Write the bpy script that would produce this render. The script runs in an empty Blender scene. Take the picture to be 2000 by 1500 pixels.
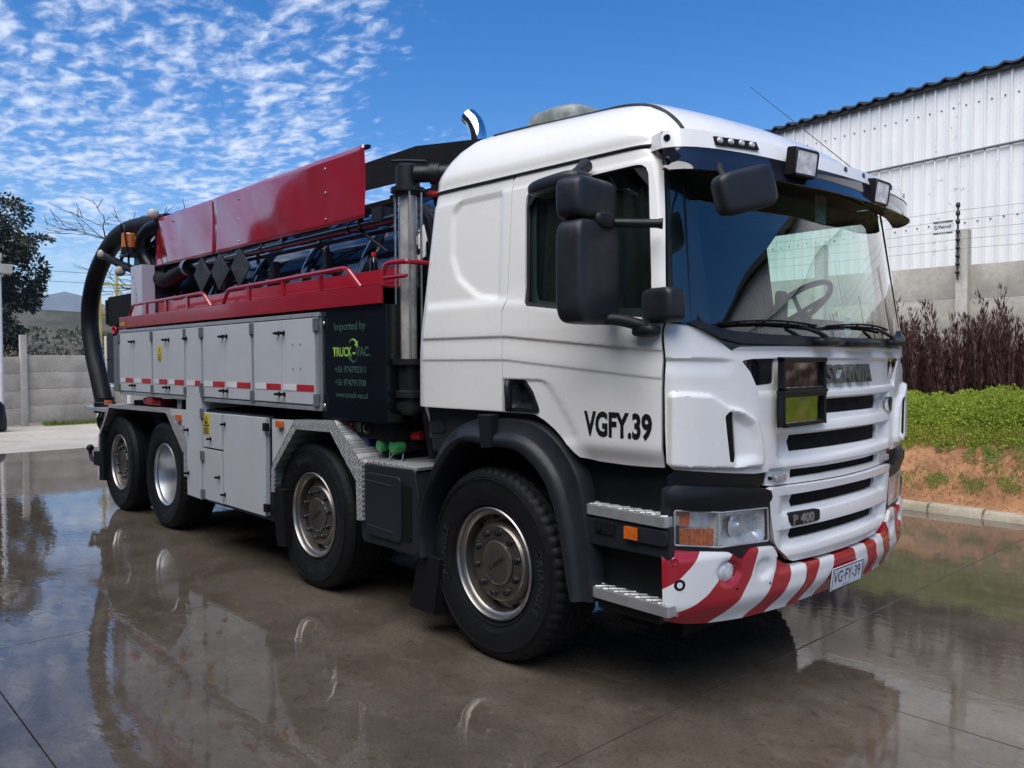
import bpy, bmesh, math, random
import numpy as np
from mathutils import Vector, Matrix
from mathutils.geometry import delaunay_2d_cdt

random.seed(7)
SC = bpy.context.scene
COL = SC.collection
R = math.radians

# ------------------------------------------------------------------ camera
cam = bpy.data.cameras.new('camera')
cam.lens = 28.724
cam.sensor_width = 36.0
cam.clip_start = 0.05
cam.clip_end = 20000
camo = bpy.data.objects.new('camera', cam)
COL.objects.link(camo)
camo.matrix_world = Matrix(((0.678056, -0.018468, 0.734778, 3.26174), (0.734994, 0.023569, -0.677664, -4.03259),
                            (-0.004803, 0.999552, 0.029555, 1.60092), (0, 0, 0, 1)))
SC.camera = camo

# ------------------------------------------------------------------ light
SUN_EL, SUN_AZ = 56.0, 284.0        # azimuth of the sun seen from the scene, degrees from +x towards +y
sd = Vector((math.cos(R(SUN_AZ)) * math.cos(R(SUN_EL)), math.sin(R(SUN_AZ)) * math.cos(R(SUN_EL)), math.sin(R(SUN_EL))))
sun = bpy.data.lights.new('sun', 'SUN')
sun.energy = 2.9
sun.angle = R(70)
sun.color = (1.0, 0.95, 0.88)
suno = bpy.data.objects.new('sun', sun)
COL.objects.link(suno)
suno.rotation_euler = sd.to_track_quat('Z', 'Y').to_euler()
suno.location = (0, -20, 30)

world = bpy.data.worlds.new('World')
SC.world = world
world.use_nodes = True
wt = world.node_tree
for n in list(wt.nodes):
    wt.nodes.remove(n)


def wn(kind, **kw):
    n = wt.nodes.new(kind)
    for k, v in kw.items():
        setattr(n, k, v)
    return n


def wmath(op, a, b=None, c=None):
    n = wn('ShaderNodeMath', operation=op)
    for i, v in enumerate((a, b, c)):
        if v is None:
            continue
        if isinstance(v, (int, float)):
            n.inputs[i].default_value = v
        else:
            wt.links.new(v, n.inputs[i])
    return n.outputs[0]


def wramp(v, lo, hi):
    n = wn('ShaderNodeMapRange', interpolation_type='SMOOTHSTEP')
    wt.links.new(v, n.inputs[0])
    n.inputs[1].default_value = lo
    n.inputs[2].default_value = hi
    return n.outputs[0]


sky = wn('ShaderNodeTexSky', sky_type='NISHITA')
sky.sun_disc = False
sky.sun_elevation = R(SUN_EL)
sky.sun_rotation = R(90 - SUN_AZ)
sky.altitude = 300
sky.air_density = 1.0
sky.dust_density = 0.25
sky.ozone_density = 2.5
hsv = wn('ShaderNodeHueSaturation')
hsv.inputs['Saturation'].default_value = 1.46
hsv.inputs['Hue'].default_value = 0.508
hsv.inputs['Value'].default_value = 0.74
wt.links.new(sky.outputs[0], hsv.inputs['Color'])
tc = wn('ShaderNodeTexCoord')
sep = wn('ShaderNodeSeparateXYZ')
wt.links.new(tc.outputs['Generated'], sep.inputs[0])
dz = wmath('MAXIMUM', sep.outputs[2], 0.02)
cz = wmath('ADD', dz, 0.06)
px = wmath('DIVIDE', sep.outputs[0], cz)
py = wmath('DIVIDE', sep.outputs[1], cz)
comb = wn('ShaderNodeCombineXYZ')
wt.links.new(px, comb.inputs[0])
wt.links.new(py, comb.inputs[1])
mp = wn('ShaderNodeMapping')
mp.inputs['Rotation'].default_value = (0, 0, R(35))
mp.inputs['Scale'].default_value = (1.0, 1.5, 1.0)
wt.links.new(comb.outputs[0], mp.inputs[0])


def wnoise(scale, det, rough, dist=0.0, vec=None):
    n = wn('ShaderNodeTexNoise')
    n.inputs['Scale'].default_value = scale
    n.inputs['Detail'].default_value = det
    n.inputs['Roughness'].default_value = rough
    n.inputs['Distortion'].default_value = dist
    wt.links.new(vec or mp.outputs[0], n.inputs['Vector'])
    return n.outputs[0]


CLOUD = dict(scale=11.0, big=0.9)
n_small = wnoise(CLOUD['scale'], 8, 0.58, 0.3)
n_mid = wnoise(2.6, 3, 0.5, 0.2)
n_big = wnoise(CLOUD['big'], 2, 0.5)
# the bank of altocumulus lies over the far left part of the yard and behind it
bank = wmath('ADD', wmath('MULTIPLY', px, -0.80), wmath('MULTIPLY', py, -0.60))
bank = wmath('ADD', bank, wmath('MULTIPLY', wmath('SUBTRACT', n_big, 0.5), 2.2))
bank = wramp(bank, 0.25, 1.25)
dens = wmath('ADD', n_small, wmath('MULTIPLY', wmath('SUBTRACT', n_mid, 0.5), 0.55))
dens = wmath('SUBTRACT', dens, wmath('MULTIPLY', wmath('SUBTRACT', 1.0, bank), 0.42))
dens = wramp(dens, 0.37, 0.80)
fade = wramp(sep.outputs[2], 0.02, 0.16)
dens = wmath('MULTIPLY', wmath('MULTIPLY', dens, fade), 0.93)
mix = wn('ShaderNodeMix', data_type='RGBA')
wt.links.new(dens, mix.inputs[0])
wt.links.new(hsv.outputs[0], mix.inputs[6])
mix.inputs[7].default_value = (4.3, 4.7, 5.5, 1)
bg = wn('ShaderNodeBackground')
bg.inputs[1].default_value = 0.1
wt.links.new(mix.outputs[2], bg.inputs[0])
wo = wn('ShaderNodeOutputWorld')
wt.links.new(bg.outputs[0], wo.inputs[0])

SC.view_settings.view_transform = 'Standard'
SC.view_settings.look = 'None'
SC.view_settings.exposure = 1.08
SC.view_settings.gamma = 1.0
SC.view_settings.use_curve_mapping = False
SC.cycles.max_bounces = 10
SC.cycles.transparent_max_bounces = 16
SC.cycles.caustics_reflective = False
SC.cycles.caustics_refractive = False

# ------------------------------------------------------------------ material helpers
MATS = {}


class NT:
    """Small wrapper round a material's node tree."""

    def __init__(self, name):
        self.m = bpy.data.materials.new(name)
        self.m.use_nodes = True
        self.t = self.m.node_tree
        self.b = self.t.nodes['Principled BSDF']
        self.out = self.t.nodes['Material Output']
        MATS[name] = self.m

    def n(self, kind, **kw):
        n = self.t.nodes.new(kind)
        for k, v in kw.items():
            setattr(n, k, v)
        return n

    def put(self, sock, v):
        if isinstance(v, bpy.types.NodeSocket):
            self.t.links.new(v, sock)
        elif isinstance(v, (tuple, list)) and len(v) == 3 and sock.type == 'RGBA':
            sock.default_value = (*v, 1)
        else:
            sock.default_value = v

    def set(self, **kw):
        for k, v in kw.items():
            self.put(self.b.inputs[k.replace('_', ' ')], v)
        return self

    def pos(self):
        return self.n('ShaderNodeNewGeometry').outputs['Position']

    def obj(self):
        return self.n('ShaderNodeTexCoord').outputs['Object']

    def map(self, vec, scale=(1, 1, 1), rot=(0, 0, 0), loc=(0, 0, 0)):
        n = self.n('ShaderNodeMapping')
        self.put(n.inputs[0], vec)
        n.inputs['Scale'].default_value = scale
        n.inputs['Rotation'].default_value = rot
        n.inputs['Location'].default_value = loc
        return n.outputs[0]

    def noise(self, vec, scale, det=4, rough=0.55, dist=0):
        n = self.n('ShaderNodeTexNoise')
        self.put(n.inputs['Vector'], vec)
        n.inputs['Scale'].default_value = scale
        n.inputs['Detail'].default_value = det
        n.inputs['Roughness'].default_value = rough
        n.inputs['Distortion'].default_value = dist
        return n.outputs[0]

    def ramp(self, v, lo, hi, a=0.0, b=1.0, smooth=True):
        n = self.n('ShaderNodeMapRange', interpolation_type='SMOOTHSTEP' if smooth else 'LINEAR')
        self.put(n.inputs[0], v)
        for i, x in enumerate((lo, hi, a, b)):
            n.inputs[i + 1].default_value = x
        return n.outputs[0]

    def mix(self, f, a, b, mode='MIX'):
        n = self.n('ShaderNodeMix', data_type='RGBA', blend_type=mode)
        self.put(n.inputs[0], f)
        self.put(n.inputs[6], a)
        self.put(n.inputs[7], b)
        return n.outputs[2]

    def math(self, op, a, b=0.0):
        n = self.n('ShaderNodeMath', operation=op)
        self.put(n.inputs[0], a)
        self.put(n.inputs[1], b)
        return n.outputs[0]

    def bump(self, h, strength=0.3, dist=0.01, normal=None):
        n = self.n('ShaderNodeBump')
        self.put(n.inputs['Height'], h)
        n.inputs['Strength'].default_value = strength
        n.inputs['Distance'].default_value = dist
        if normal is not None:
            self.put(n.inputs['Normal'], normal)
        return n.outputs[0]


def simple(name, col, rough=0.5, metal=0.0, coat=0.0, var=0.12, scale=6.0, bump=0.0, bscale=300.0, rvar=0.08, spec=0.5):
    """Principled with a little colour and gloss variation, so that nothing is perfectly even."""
    t = NT(name)
    p = t.obj()
    n1 = t.noise(p, scale, 5, 0.6)
    dark = tuple(c * (1 - var) for c in col)
    lite = tuple(min(1, c * (1 + var * 0.6)) for c in col)
    t.set(Base_Color=t.mix(t.ramp(n1, 0.3, 0.7), dark, lite), Metallic=metal,
          Roughness=t.ramp(t.noise(p, scale * 3.1, 4, 0.6), 0.3, 0.7, max(0.02, rough - rvar), rough + rvar), Coat_Weight=coat, Coat_Roughness=0.06)
    t.b.inputs['Specular IOR Level'].default_value = spec
    if bump:
        t.set(Normal=t.bump(t.noise(p, bscale, 3, 0.6), bump, 0.002))
    return t.m


simple('white_paint', (0.78, 0.775, 0.75), 0.30, coat=0.6, var=0.03, scale=1.3, rvar=0.05)
simple('bonnet_white', (0.78, 0.78, 0.77), 0.32, coat=0.5, var=0.03, scale=1.7, rvar=0.05)
simple('dark_plastic', (0.010, 0.0115, 0.0145), 0.46, spec=0.3, var=0.2, scale=4, bump=0.15, bscale=900)
simple('mid_plastic', (0.0155, 0.0175, 0.0225), 0.44, spec=0.35, var=0.18, scale=4, bump=0.15, bscale=900)
simple('black_gloss', (0.006, 0.007, 0.010), 0.10, coat=0.6, var=0.3, scale=2, rvar=0.05)
simple('black_paint', (0.006, 0.007, 0.009), 0.38, spec=0.3, var=0.3, scale=3)
simple('tank_black', (0.006, 0.007, 0.009), 0.07, coat=0.8, var=0.3, scale=2, rvar=0.03)
simple('black_matt', (0.005, 0.005, 0.006), 0.8, spec=0.2, var=0.3)
simple('tyre_rubber', (0.0075, 0.008, 0.0092), 0.6, spec=0.25, var=0.35, scale=9, bump=0.2, bscale=200)
simple('hose_rubber', (0.0065, 0.007, 0.009), 0.55, spec=0.25, var=0.3, scale=9)
simple('seal_rubber', (0.006, 0.006, 0.007), 0.6)
simple('rim_steel', (0.38, 0.36, 0.335), 0.38, metal=1.0, var=0.05, scale=9, rvar=0.03)
simple('rim_bright', (0.42, 0.43, 0.45), 0.40, metal=1.0, var=0.05, scale=9, rvar=0.03)
simple('hub_steel', (0.33, 0.30, 0.265), 0.38, metal=1.0, var=0.06, scale=9, rvar=0.03)
simple('chrome', (0.72, 0.73, 0.75), 0.10, metal=1.0, var=0.08, scale=9, rvar=0.03)
simple('badge_grey', (0.13, 0.13, 0.125), 0.4, metal=0.3, var=0.1, scale=20)
simple('zinc', (0.45, 0.46, 0.47), 0.38, metal=0.9, var=0.2, scale=15)
simple('red_paint', (0.32, 0.011, 0.024), 0.20, coat=0.5, var=0.10, scale=2.2, rvar=0.05)
simple('box_grey', (0.50, 0.525, 0.55), 0.38, coat=0.1, var=0.06, scale=2.0, rvar=0.08)
simple('frame_grey', (0.50, 0.52, 0.54), 0.35, metal=0.6, var=0.1, scale=6)
simple('hinge_grey', (0.13, 0.145, 0.16), 0.45, var=0.2, scale=20)
simple('amber_lens', (0.62, 0.13, 0.012), 0.16, coat=0.6, var=0.25, scale=60)
simple('amber_dark', (0.50, 0.13, 0.02), 0.2, coat=0.6, var=0.35, scale=40)
simple('yellow_sticker', (0.72, 0.50, 0.03), 0.5, var=0.06)
simple('print_black', (0.008, 0.008, 0.008), 0.45)
simple('print_green', (0.30, 0.52, 0.08), 0.5)
simple('print_dim_green', (0.035, 0.10, 0.075), 0.5)
simple('stripe_red', (0.45, 0.018, 0.03), 0.35, var=0.1)
simple('stripe_white', (0.72, 0.72, 0.72), 0.35, var=0.08)
simple('plate_white', (0.62, 0.66, 0.72), 0.4, var=0.05)
simple('cap_green', (0.04, 0.30, 0.08), 0.45, var=0.2)
simple('cap_blue', (0.012, 0.025, 0.16), 0.4, var=0.2)
simple('handle_blue', (0.03, 0.22, 0.48), 0.4)
simple('valve_red', (0.42, 0.015, 0.02), 0.4)
simple('cloth_dark', (0.002, 0.0022, 0.003), 0.9, var=0.3, scale=12)
simple('trim_grey', (0.042, 0.045, 0.048), 0.7, var=0.15)
simple('dash_grey', (0.06, 0.063, 0.066), 0.6, var=0.15)
simple('cover_grey', (0.20, 0.22, 0.21), 0.35, var=0.35, scale=14, bump=0.8, bscale=26)
simple('wrap_grey', (0.33, 0.34, 0.35), 0.4, var=0.2)
simple('cream_ball', (0.45, 0.42, 0.37), 0.5, var=0.15)
simple('post_grey', (0.46, 0.47, 0.55), 0.4, var=0.05)


def thin_glass(name, tint, boost=1.0, rough=0.0):
    t = NT(name)
    t.t.nodes.remove(t.b)
    tr = t.n('ShaderNodeBsdfTransparent')
    tr.inputs[0].default_value = (*tint, 1)
    gl = t.n('ShaderNodeBsdfGlossy')
    gl.inputs['Color'].default_value = (1, 1, 1, 1)
    gl.inputs['Roughness'].default_value = rough
    geo = t.n('ShaderNodeNewGeometry')
    dt = t.n('ShaderNodeVectorMath', operation='DOT_PRODUCT')
    t.put(dt.inputs[0], geo.outputs['Normal'])
    t.put(dt.inputs[1], geo.outputs['Incoming'])
    c = t.math('SUBTRACT', 1.0, t.math('ABSOLUTE', dt.outputs['Value']))
    f = t.math('MINIMUM', t.math('MULTIPLY', t.math('ADD', 0.07, t.math('MULTIPLY', t.math('POWER', c, 4.0), 0.90)), boost), 1.0)
    mx = t.n('ShaderNodeMixShader')
    t.put(mx.inputs[0], f)
    t.t.links.new(tr.outputs[0], mx.inputs[1])
    t.t.links.new(gl.outputs[0], mx.inputs[2])
    t.t.links.new(mx.outputs[0], t.out.inputs[0])
    return t.m


thin_glass('windscreen_glass', (0.66, 0.86, 0.80), 1.5)
thin_glass('side_glass', (0.78, 0.93, 0.87), 0.8)
thin_glass('lens_glass', (0.95, 0.96, 0.97), 0.9)
thin_glass('smoke_acrylic', (0.05, 0.052, 0.065), 1.2, 0.02)
thin_glass('tube_glass', (0.95, 0.95, 0.93), 1.6)


def checker_plate():
    t = NT('tread_plate')
    p = t.map(t.obj(), rot=(0, R(45), 0))
    sp = t.n('ShaderNodeSeparateXYZ')
    t.put(sp.inputs[0], p)
    k = 1 / 0.045
    a = t.math('SINE', t.math('MULTIPLY', sp.outputs[0], k * 13.0))
    b = t.math('SINE', t.math('MULTIPLY', sp.outputs[2], k * 13.0))
    fx = t.math('GREATER_THAN', t.math('SINE', t.math('MULTIPLY', sp.outputs[0], k * 3.14159)), 0)
    fz = t.math('GREATER_THAN', t.math('SINE', t.math('MULTIPLY', sp.outputs[2], k * 3.14159)), 0)
    x = t.math('ABSOLUTE', t.math('SUBTRACT', fx, fz))
    mixn = t.n('ShaderNodeMix', data_type='FLOAT')
    t.put(mixn.inputs[0], x)
    t.put(mixn.inputs[2], a)
    t.put(mixn.inputs[3], b)
    h = t.ramp(mixn.outputs[0], 0.1, 0.7)
    t.set(Base_Color=t.mix(h, (0.34, 0.34, 0.34), (0.74, 0.74, 0.74)), Metallic=0.55, Roughness=t.ramp(t.noise(t.obj(), 22), 0.3, 0.7, 0.28, 0.5),
          Normal=t.bump(h, 0.7, 0.003))


checker_plate()


def bumper_paint():
    # red and white bars of hazard paint; they run in the bumper's own (s, z) coordinates, kept as a UV map
    t = NT('hazard_paint')
    uv = t.n('ShaderNodeUVMap', uv_map='bars')
    sp = t.n('ShaderNodeSeparateXYZ')
    t.put(sp.inputs[0], uv.outputs[0])
    f = t.ramp(sp.outputs[0], 0.485, 0.515, smooth=False)
    n1 = t.noise(t.obj(), 3, 4)
    red = t.mix(t.ramp(n1, 0.3, 0.7), (0.34, 0.010, 0.020), (0.40, 0.015, 0.028))
    white = t.mix(t.ramp(n1, 0.3, 0.7), (0.76, 0.765, 0.75), (0.80, 0.80, 0.79))
    t.set(Base_Color=t.mix(f, red, white), Roughness=0.27, Coat_Weight=0.5, Coat_Roughness=0.06)


bumper_paint()
# ------------------------------------------------------------------ more materials
simple('placard_metal', (0.58, 0.56, 0.53), 0.12, metal=1.0, var=0.25, scale=5, rvar=0.05)
simple('lamp_inner', (0.74, 0.75, 0.76), 0.30, metal=0.5, var=0.15, scale=16, rvar=0.06)
simple('hazard_red', (0.36, 0.012, 0.022), 0.28, coat=0.4)
simple('alu_step', (0.55, 0.56, 0.57), 0.38, metal=0.7, var=0.15, scale=12)
simple('tyre_letter', (0.026, 0.027, 0.030), 0.5, var=0.2)
simple('nut_black', (0.012, 0.012, 0.014), 0.25, coat=0.2, var=0.2)
simple('hub_letter', (0.16, 0.14, 0.12), 0.35, metal=1.0)
simple('lens_frost', (0.72, 0.74, 0.75), 0.18, metal=0.15, coat=0.7, var=0.35, scale=30)
simple('visor_smoke', (0.012, 0.013, 0.024), 0.07, coat=0.8, var=0.2, rvar=0.03)
simple('beacon_amber', (0.62, 0.16, 0.02), 0.2, coat=0.5, var=0.15)
simple('flap_grey', (0.030, 0.031, 0.033), 0.45, var=0.6, scale=9, bump=0.9, bscale=14)
simple('fence_black', (0.01, 0.012, 0.013), 0.5)
simple('wire', (0.18, 0.19, 0.20), 0.4, metal=0.8)
simple('white_metal', (0.62, 0.63, 0.64), 0.5, var=0.1)
simple('yellow_steel', (0.55, 0.38, 0.08), 0.55, var=0.2)
simple('roof_metal', (0.035, 0.037, 0.04), 0.5, var=0.3)
simple('sign_grey', (0.62, 0.63, 0.64), 0.5)
simple('screen_red', (0.30, 0.011, 0.026), 0.12, coat=1.0, spec=1.0, var=0.08, scale=1.5, rvar=0.04)


def concrete(name, a, b, scale=2.0, rough=0.85, bump=0.35, stain=(0.6, 0.58, 0.55)):
    t = NT(name)
    p = t.pos()
    n1 = t.noise(p, scale, 7, 0.6)
    n2 = t.noise(p, scale * 9, 5, 0.6)
    n3 = t.noise(t.map(p, (1, 1, 0.25)), scale * 2.2, 5, 0.65, 0.6)
    c = t.mix(t.ramp(n1, 0.3, 0.7), a, b)
    c = t.mix(t.ramp(n2, 0.35, 0.75, 0, 0.45), c, tuple(x * 0.72 for x in a))
    c = t.mix(t.ramp(n3, 0.56, 0.75, 0, 0.45), c, tuple(x * s for x, s in zip(a, stain)))
    t.set(Base_Color=c, Roughness=rough, Normal=t.bump(t.noise(p, scale * 30, 4, 0.65), bump, 0.01))
    return t.m


concrete('wall_concrete', (0.33, 0.305, 0.26), (0.46, 0.43, 0.375), 1.8)
concrete('post_concrete', (0.38, 0.35, 0.30), (0.48, 0.46, 0.42), 2.5)
concrete('kerb_concrete', (0.30, 0.26, 0.185), (0.44, 0.39, 0.30), 4.0, bump=0.8)
concrete('dry_concrete', (0.36, 0.325, 0.27), (0.47, 0.43, 0.37), 0.9, bump=0.15)


WET = dict(dark=(0.078, 0.062, 0.046), lite=(0.122, 0.099, 0.075), pale=(0.17, 0.146, 0.116), stain=(0.052, 0.041, 0.031))


def wet_concrete():
    t = NT('wet_concrete')
    p = t.pos()
    flat = t.map(p, (1, 1, 0))
    big = t.noise(flat, 0.34, 4, 0.55, 0.5)
    mid = t.noise(flat, 1.7, 6, 0.62, 0.4)
    fine = t.noise(flat, 13, 6, 0.65)
    grit = t.noise(flat, 60, 4, 0.6)
    swirl = t.noise(t.map(flat, (1, 1.7, 1), (0, 0, R(25))), 3.4, 9, 0.74, 0.8)
    c = t.mix(t.ramp(mid, 0.32, 0.68), WET['dark'], WET['lite'])
    c = t.mix(t.ramp(swirl, 0.5, 0.70, 0, 0.5), c, WET['pale'])
    c = t.mix(t.ramp(fine, 0.52, 0.70, 0, 0.55), c, WET['stain'])
    scr = t.noise(t.map(flat, (1, 9, 1), (0, 0, R(-28))), 9, 6, 0.7, 0.5)
    c = t.mix(t.ramp(scr, 0.58, 0.72, 0, 0.35), c, WET['pale'])
    c = t.mix(t.ramp(grit, 0.52, 0.66, 0, 0.5), c, WET['stain'])
    # pools of standing water between damp patches
    sp = t.n('ShaderNodeSeparateXYZ')
    t.put(sp.inputs[0], p)
    lean = t.math('MULTIPLY', t.math('ADD', sp.outputs[0], 1.2), -0.045)
    w = t.math('ADD', t.math('ADD', big, t.math('MULTIPLY', t.math('SUBTRACT', mid, 0.5), 0.35)), lean)
    pool = t.ramp(w, 0.42, 0.56)
    damp = t.ramp(fine, 0.3, 0.7, 0.015, 0.07)
    rough = t.n('ShaderNodeMix', data_type='FLOAT')
    t.put(rough.inputs[0], pool)
    t.put(rough.inputs[2], damp)
    rough.inputs[3].default_value = 0.02
    rip = t.noise(t.map(flat, (1, 2.2, 1), (0, 0, R(-42))), 5.5, 3, 0.5, 0.6)
    rip2 = t.noise(flat, 26, 2, 0.5)
    hgt = t.math('ADD', rip, t.math('MULTIPLY', rip2, 0.10))
    nb = t.bump(hgt, 0.035, 0.02)
    gb = t.bump(grit, 0.03, 0.003, nb)
    nm = t.n('ShaderNodeMix', data_type='VECTOR')
    t.put(nm.inputs[0], pool)
    t.put(nm.inputs[4], gb)
    t.put(nm.inputs[5], nb)
    t.set(Base_Color=c, Roughness=rough.outputs[0], Normal=nm.outputs[1], IOR=1.5)
    return t.m



wet_concrete()


def soil():
    t = NT('red_soil')
    p = t.pos()
    n1 = t.noise(p, 3, 7, 0.65)
    n2 = t.noise(p, 22, 6, 0.7)
    c = t.mix(t.ramp(n1, 0.3, 0.7), (0.21, 0.095, 0.042), (0.40, 0.205, 0.095))
    c = t.mix(t.ramp(n2, 0.46, 0.66, 0, 0.85), c, (0.12, 0.058, 0.03))
    t.set(Base_Color=c, Roughness=0.95, Normal=t.bump(t.math('ADD', n1, t.math('MULTIPLY', n2, 0.5)), 0.9, 0.05))


soil()


def leaf(name, a, b, c2=None, rough=0.55, trans=0.0):
    t = NT(name)
    info = t.n('ShaderNodeObjectInfo')
    geo = t.n('ShaderNodeNewGeometry')
    rnd_ = geo.outputs['Random Per Island']
    c = t.mix(rnd_, a, b)
    n = t.noise(t.pos(), 1.6, 3, 0.5)
    c = t.mix(t.ramp(n, 0.4, 0.65, 0, 0.5), c, c2 or a)
    t.set(Base_Color=c, Roughness=rough)
    if trans:
        t.b.inputs['Transmission Weight'].default_value = 0
        t.b.inputs['Subsurface Weight'].default_value = 0
    t.b.inputs['Specular IOR Level'].default_value = 0.3
    return t.m


leaf('shrub_leaf', (0.045, 0.018, 0.018), (0.10, 0.045, 0.04), (0.035, 0.018, 0.016))
leaf('cover_leaf', (0.19, 0.26, 0.022), (0.38, 0.46, 0.06), (0.13, 0.20, 0.02))
leaf('weed_leaf', (0.10, 0.14, 0.025), (0.20, 0.24, 0.05))
leaf('tree_leaf', (0.030, 0.042, 0.030), (0.065, 0.080, 0.055), (0.022, 0.03, 0.024))
leaf('bush_leaf', (0.045, 0.058, 0.030), (0.10, 0.105, 0.06), (0.035, 0.045, 0.025))
leaf('brown_leaf', (0.10, 0.085, 0.055), (0.18, 0.15, 0.10))
simple('bark', (0.075, 0.062, 0.055), 0.9, var=0.4, scale=12)
simple('dark_stem', (0.07, 0.04, 0.035), 0.8, var=0.3)
simple('twig', (0.045, 0.041, 0.042), 0.9, var=0.3)


def cladding():
    t = NT('white_cladding')
    p = t.pos()
    n1 = t.noise(t.map(p, (1, 1, 0.6)), 1.2, 5, 0.6)
    spots = t.ramp(t.noise(p, 7, 6, 0.75, 0.4), 0.60, 0.68)
    area = t.ramp(t.noise(t.map(p, (1, 1, 0.35)), 0.9, 3, 0.5), 0.5, 0.62)
    s = t.math('MULTIPLY', spots, area)
    c = t.mix(t.ramp(n1, 0.3, 0.7), (0.74, 0.735, 0.715), (0.80, 0.795, 0.775))
    c = t.mix(t.math('MULTIPLY', s, 0.75), c, (0.24, 0.24, 0.24))
    lines = t.n('ShaderNodeTexWave', wave_type='BANDS', bands_direction='X')
    t.put(lines.inputs[0], t.map(t.obj(), (1, 1, 1)))
    lines.inputs['Scale'].default_value = 14
    t.set(Base_Color=c, Roughness=0.42, Metallic=0.1, Normal=t.bump(t.math('ADD', t.math('MULTIPLY', lines.outputs[0], 0.15), t.noise(p, 2.0, 3, 0.5)), 0.25, 0.02))


cladding()


HAZE = 0.00016


def hillside():
    t = NT('hillside')
    p = t.pos()
    n1 = t.noise(t.map(p, (1, 1, 2.2)), 0.012, 8, 0.65)
    n2 = t.noise(p, 0.09, 6, 0.7)
    c = t.mix(t.ramp(n1, 0.35, 0.65), (0.035, 0.038, 0.026), (0.085, 0.072, 0.05))
    c = t.mix(t.ramp(n2, 0.45, 0.62, 0, 0.8), c, (0.02, 0.026, 0.017))
    t.set(Base_Color=c, Roughness=0.95)
    t = NT('mountain_rock')
    p = t.pos()
    n1 = t.noise(p, 0.004, 9, 0.65)
    c = t.mix(t.ramp(n1, 0.35, 0.65), (0.060, 0.070, 0.062), (0.12, 0.115, 0.10))
    t.set(Base_Color=c, Roughness=0.95, Normal=t.bump(n1, 1.0, 60))
    hz = bpy.data.materials.new('haze')
    hz.use_nodes = True
    ht = hz.node_tree
    ht.nodes.remove(ht.nodes['Principled BSDF'])
    pv = ht.nodes.new('ShaderNodeVolumePrincipled')
    pv.inputs['Color'].default_value = (0.62, 0.76, 1.0, 1)
    pv.inputs['Density'].default_value = HAZE
    pv.inputs['Anisotropy'].default_value = 0.0
    ht.links.new(pv.outputs[0], ht.nodes['Material Output'].inputs['Volume'])
    MATS['haze'] = hz
    t = NT('rough_ground')
    p = t.pos()
    c = t.mix(t.ramp(t.noise(p, 0.5, 8, 0.65), 0.35, 0.65), (0.13, 0.105, 0.075), (0.22, 0.18, 0.13))
    t.set(Base_Color=c, Roughness=0.95)


hillside()

concrete('shed_render', (0.07, 0.068, 0.066), (0.10, 0.098, 0.095), 0.8)

simple('tube_core', (0.66, 0.64, 0.60), 0.35, metal=0.1, coat=0.5, var=0.3, scale=9)
# ------------------------------------------------------------------ object helpers


def tag(o, label=None, cat=None, group=None, kind=None):
    if label:
        o['label'] = label
    if cat:
        o['category'] = cat
    if group:
        o['group'] = group
    if kind:
        o['kind'] = kind
    return o


def empty(name, loc=(0, 0, 0), rz=0.0):
    o = bpy.data.objects.new(name, None)
    o.empty_display_size = 0.2
    o.location = loc
    o.rotation_euler = (0, 0, rz)
    COL.objects.link(o)
    return o


def link(name, me, mat=None, parent=None, loc=None):
    o = bpy.data.objects.new(name, me)
    COL.objects.link(o)
    if mat is not None and len(me.materials) == 0:
        me.materials.append(MATS[mat] if isinstance(mat, str) else mat)
    if parent is not None:
        o.parent = parent
    if loc is not None:
        o.location = loc
    return o


def copy_tree(o, parent=None, mirror=False, loc=None):
    c = o.copy()
    COL.objects.link(c)
    c.parent = parent
    if mirror:
        c.scale = (c.scale[0], -c.scale[1], c.scale[2])
        c.location = (c.location[0], -c.location[1], c.location[2])
    if loc is not None:
        c.location = loc
    for ch in list(o.children):
        copy_tree(ch, c)
    return c


def finish(me, angle=35):
    me.polygons.foreach_set('use_smooth', [True] * len(me.polygons))
    me.set_sharp_from_angle(angle=R(angle))


def weigh(o):
    m = o.modifiers.new('flat_faces', 'WEIGHTED_NORMAL')
    m.keep_sharp = True
    m.weight = 80
    return o


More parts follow.
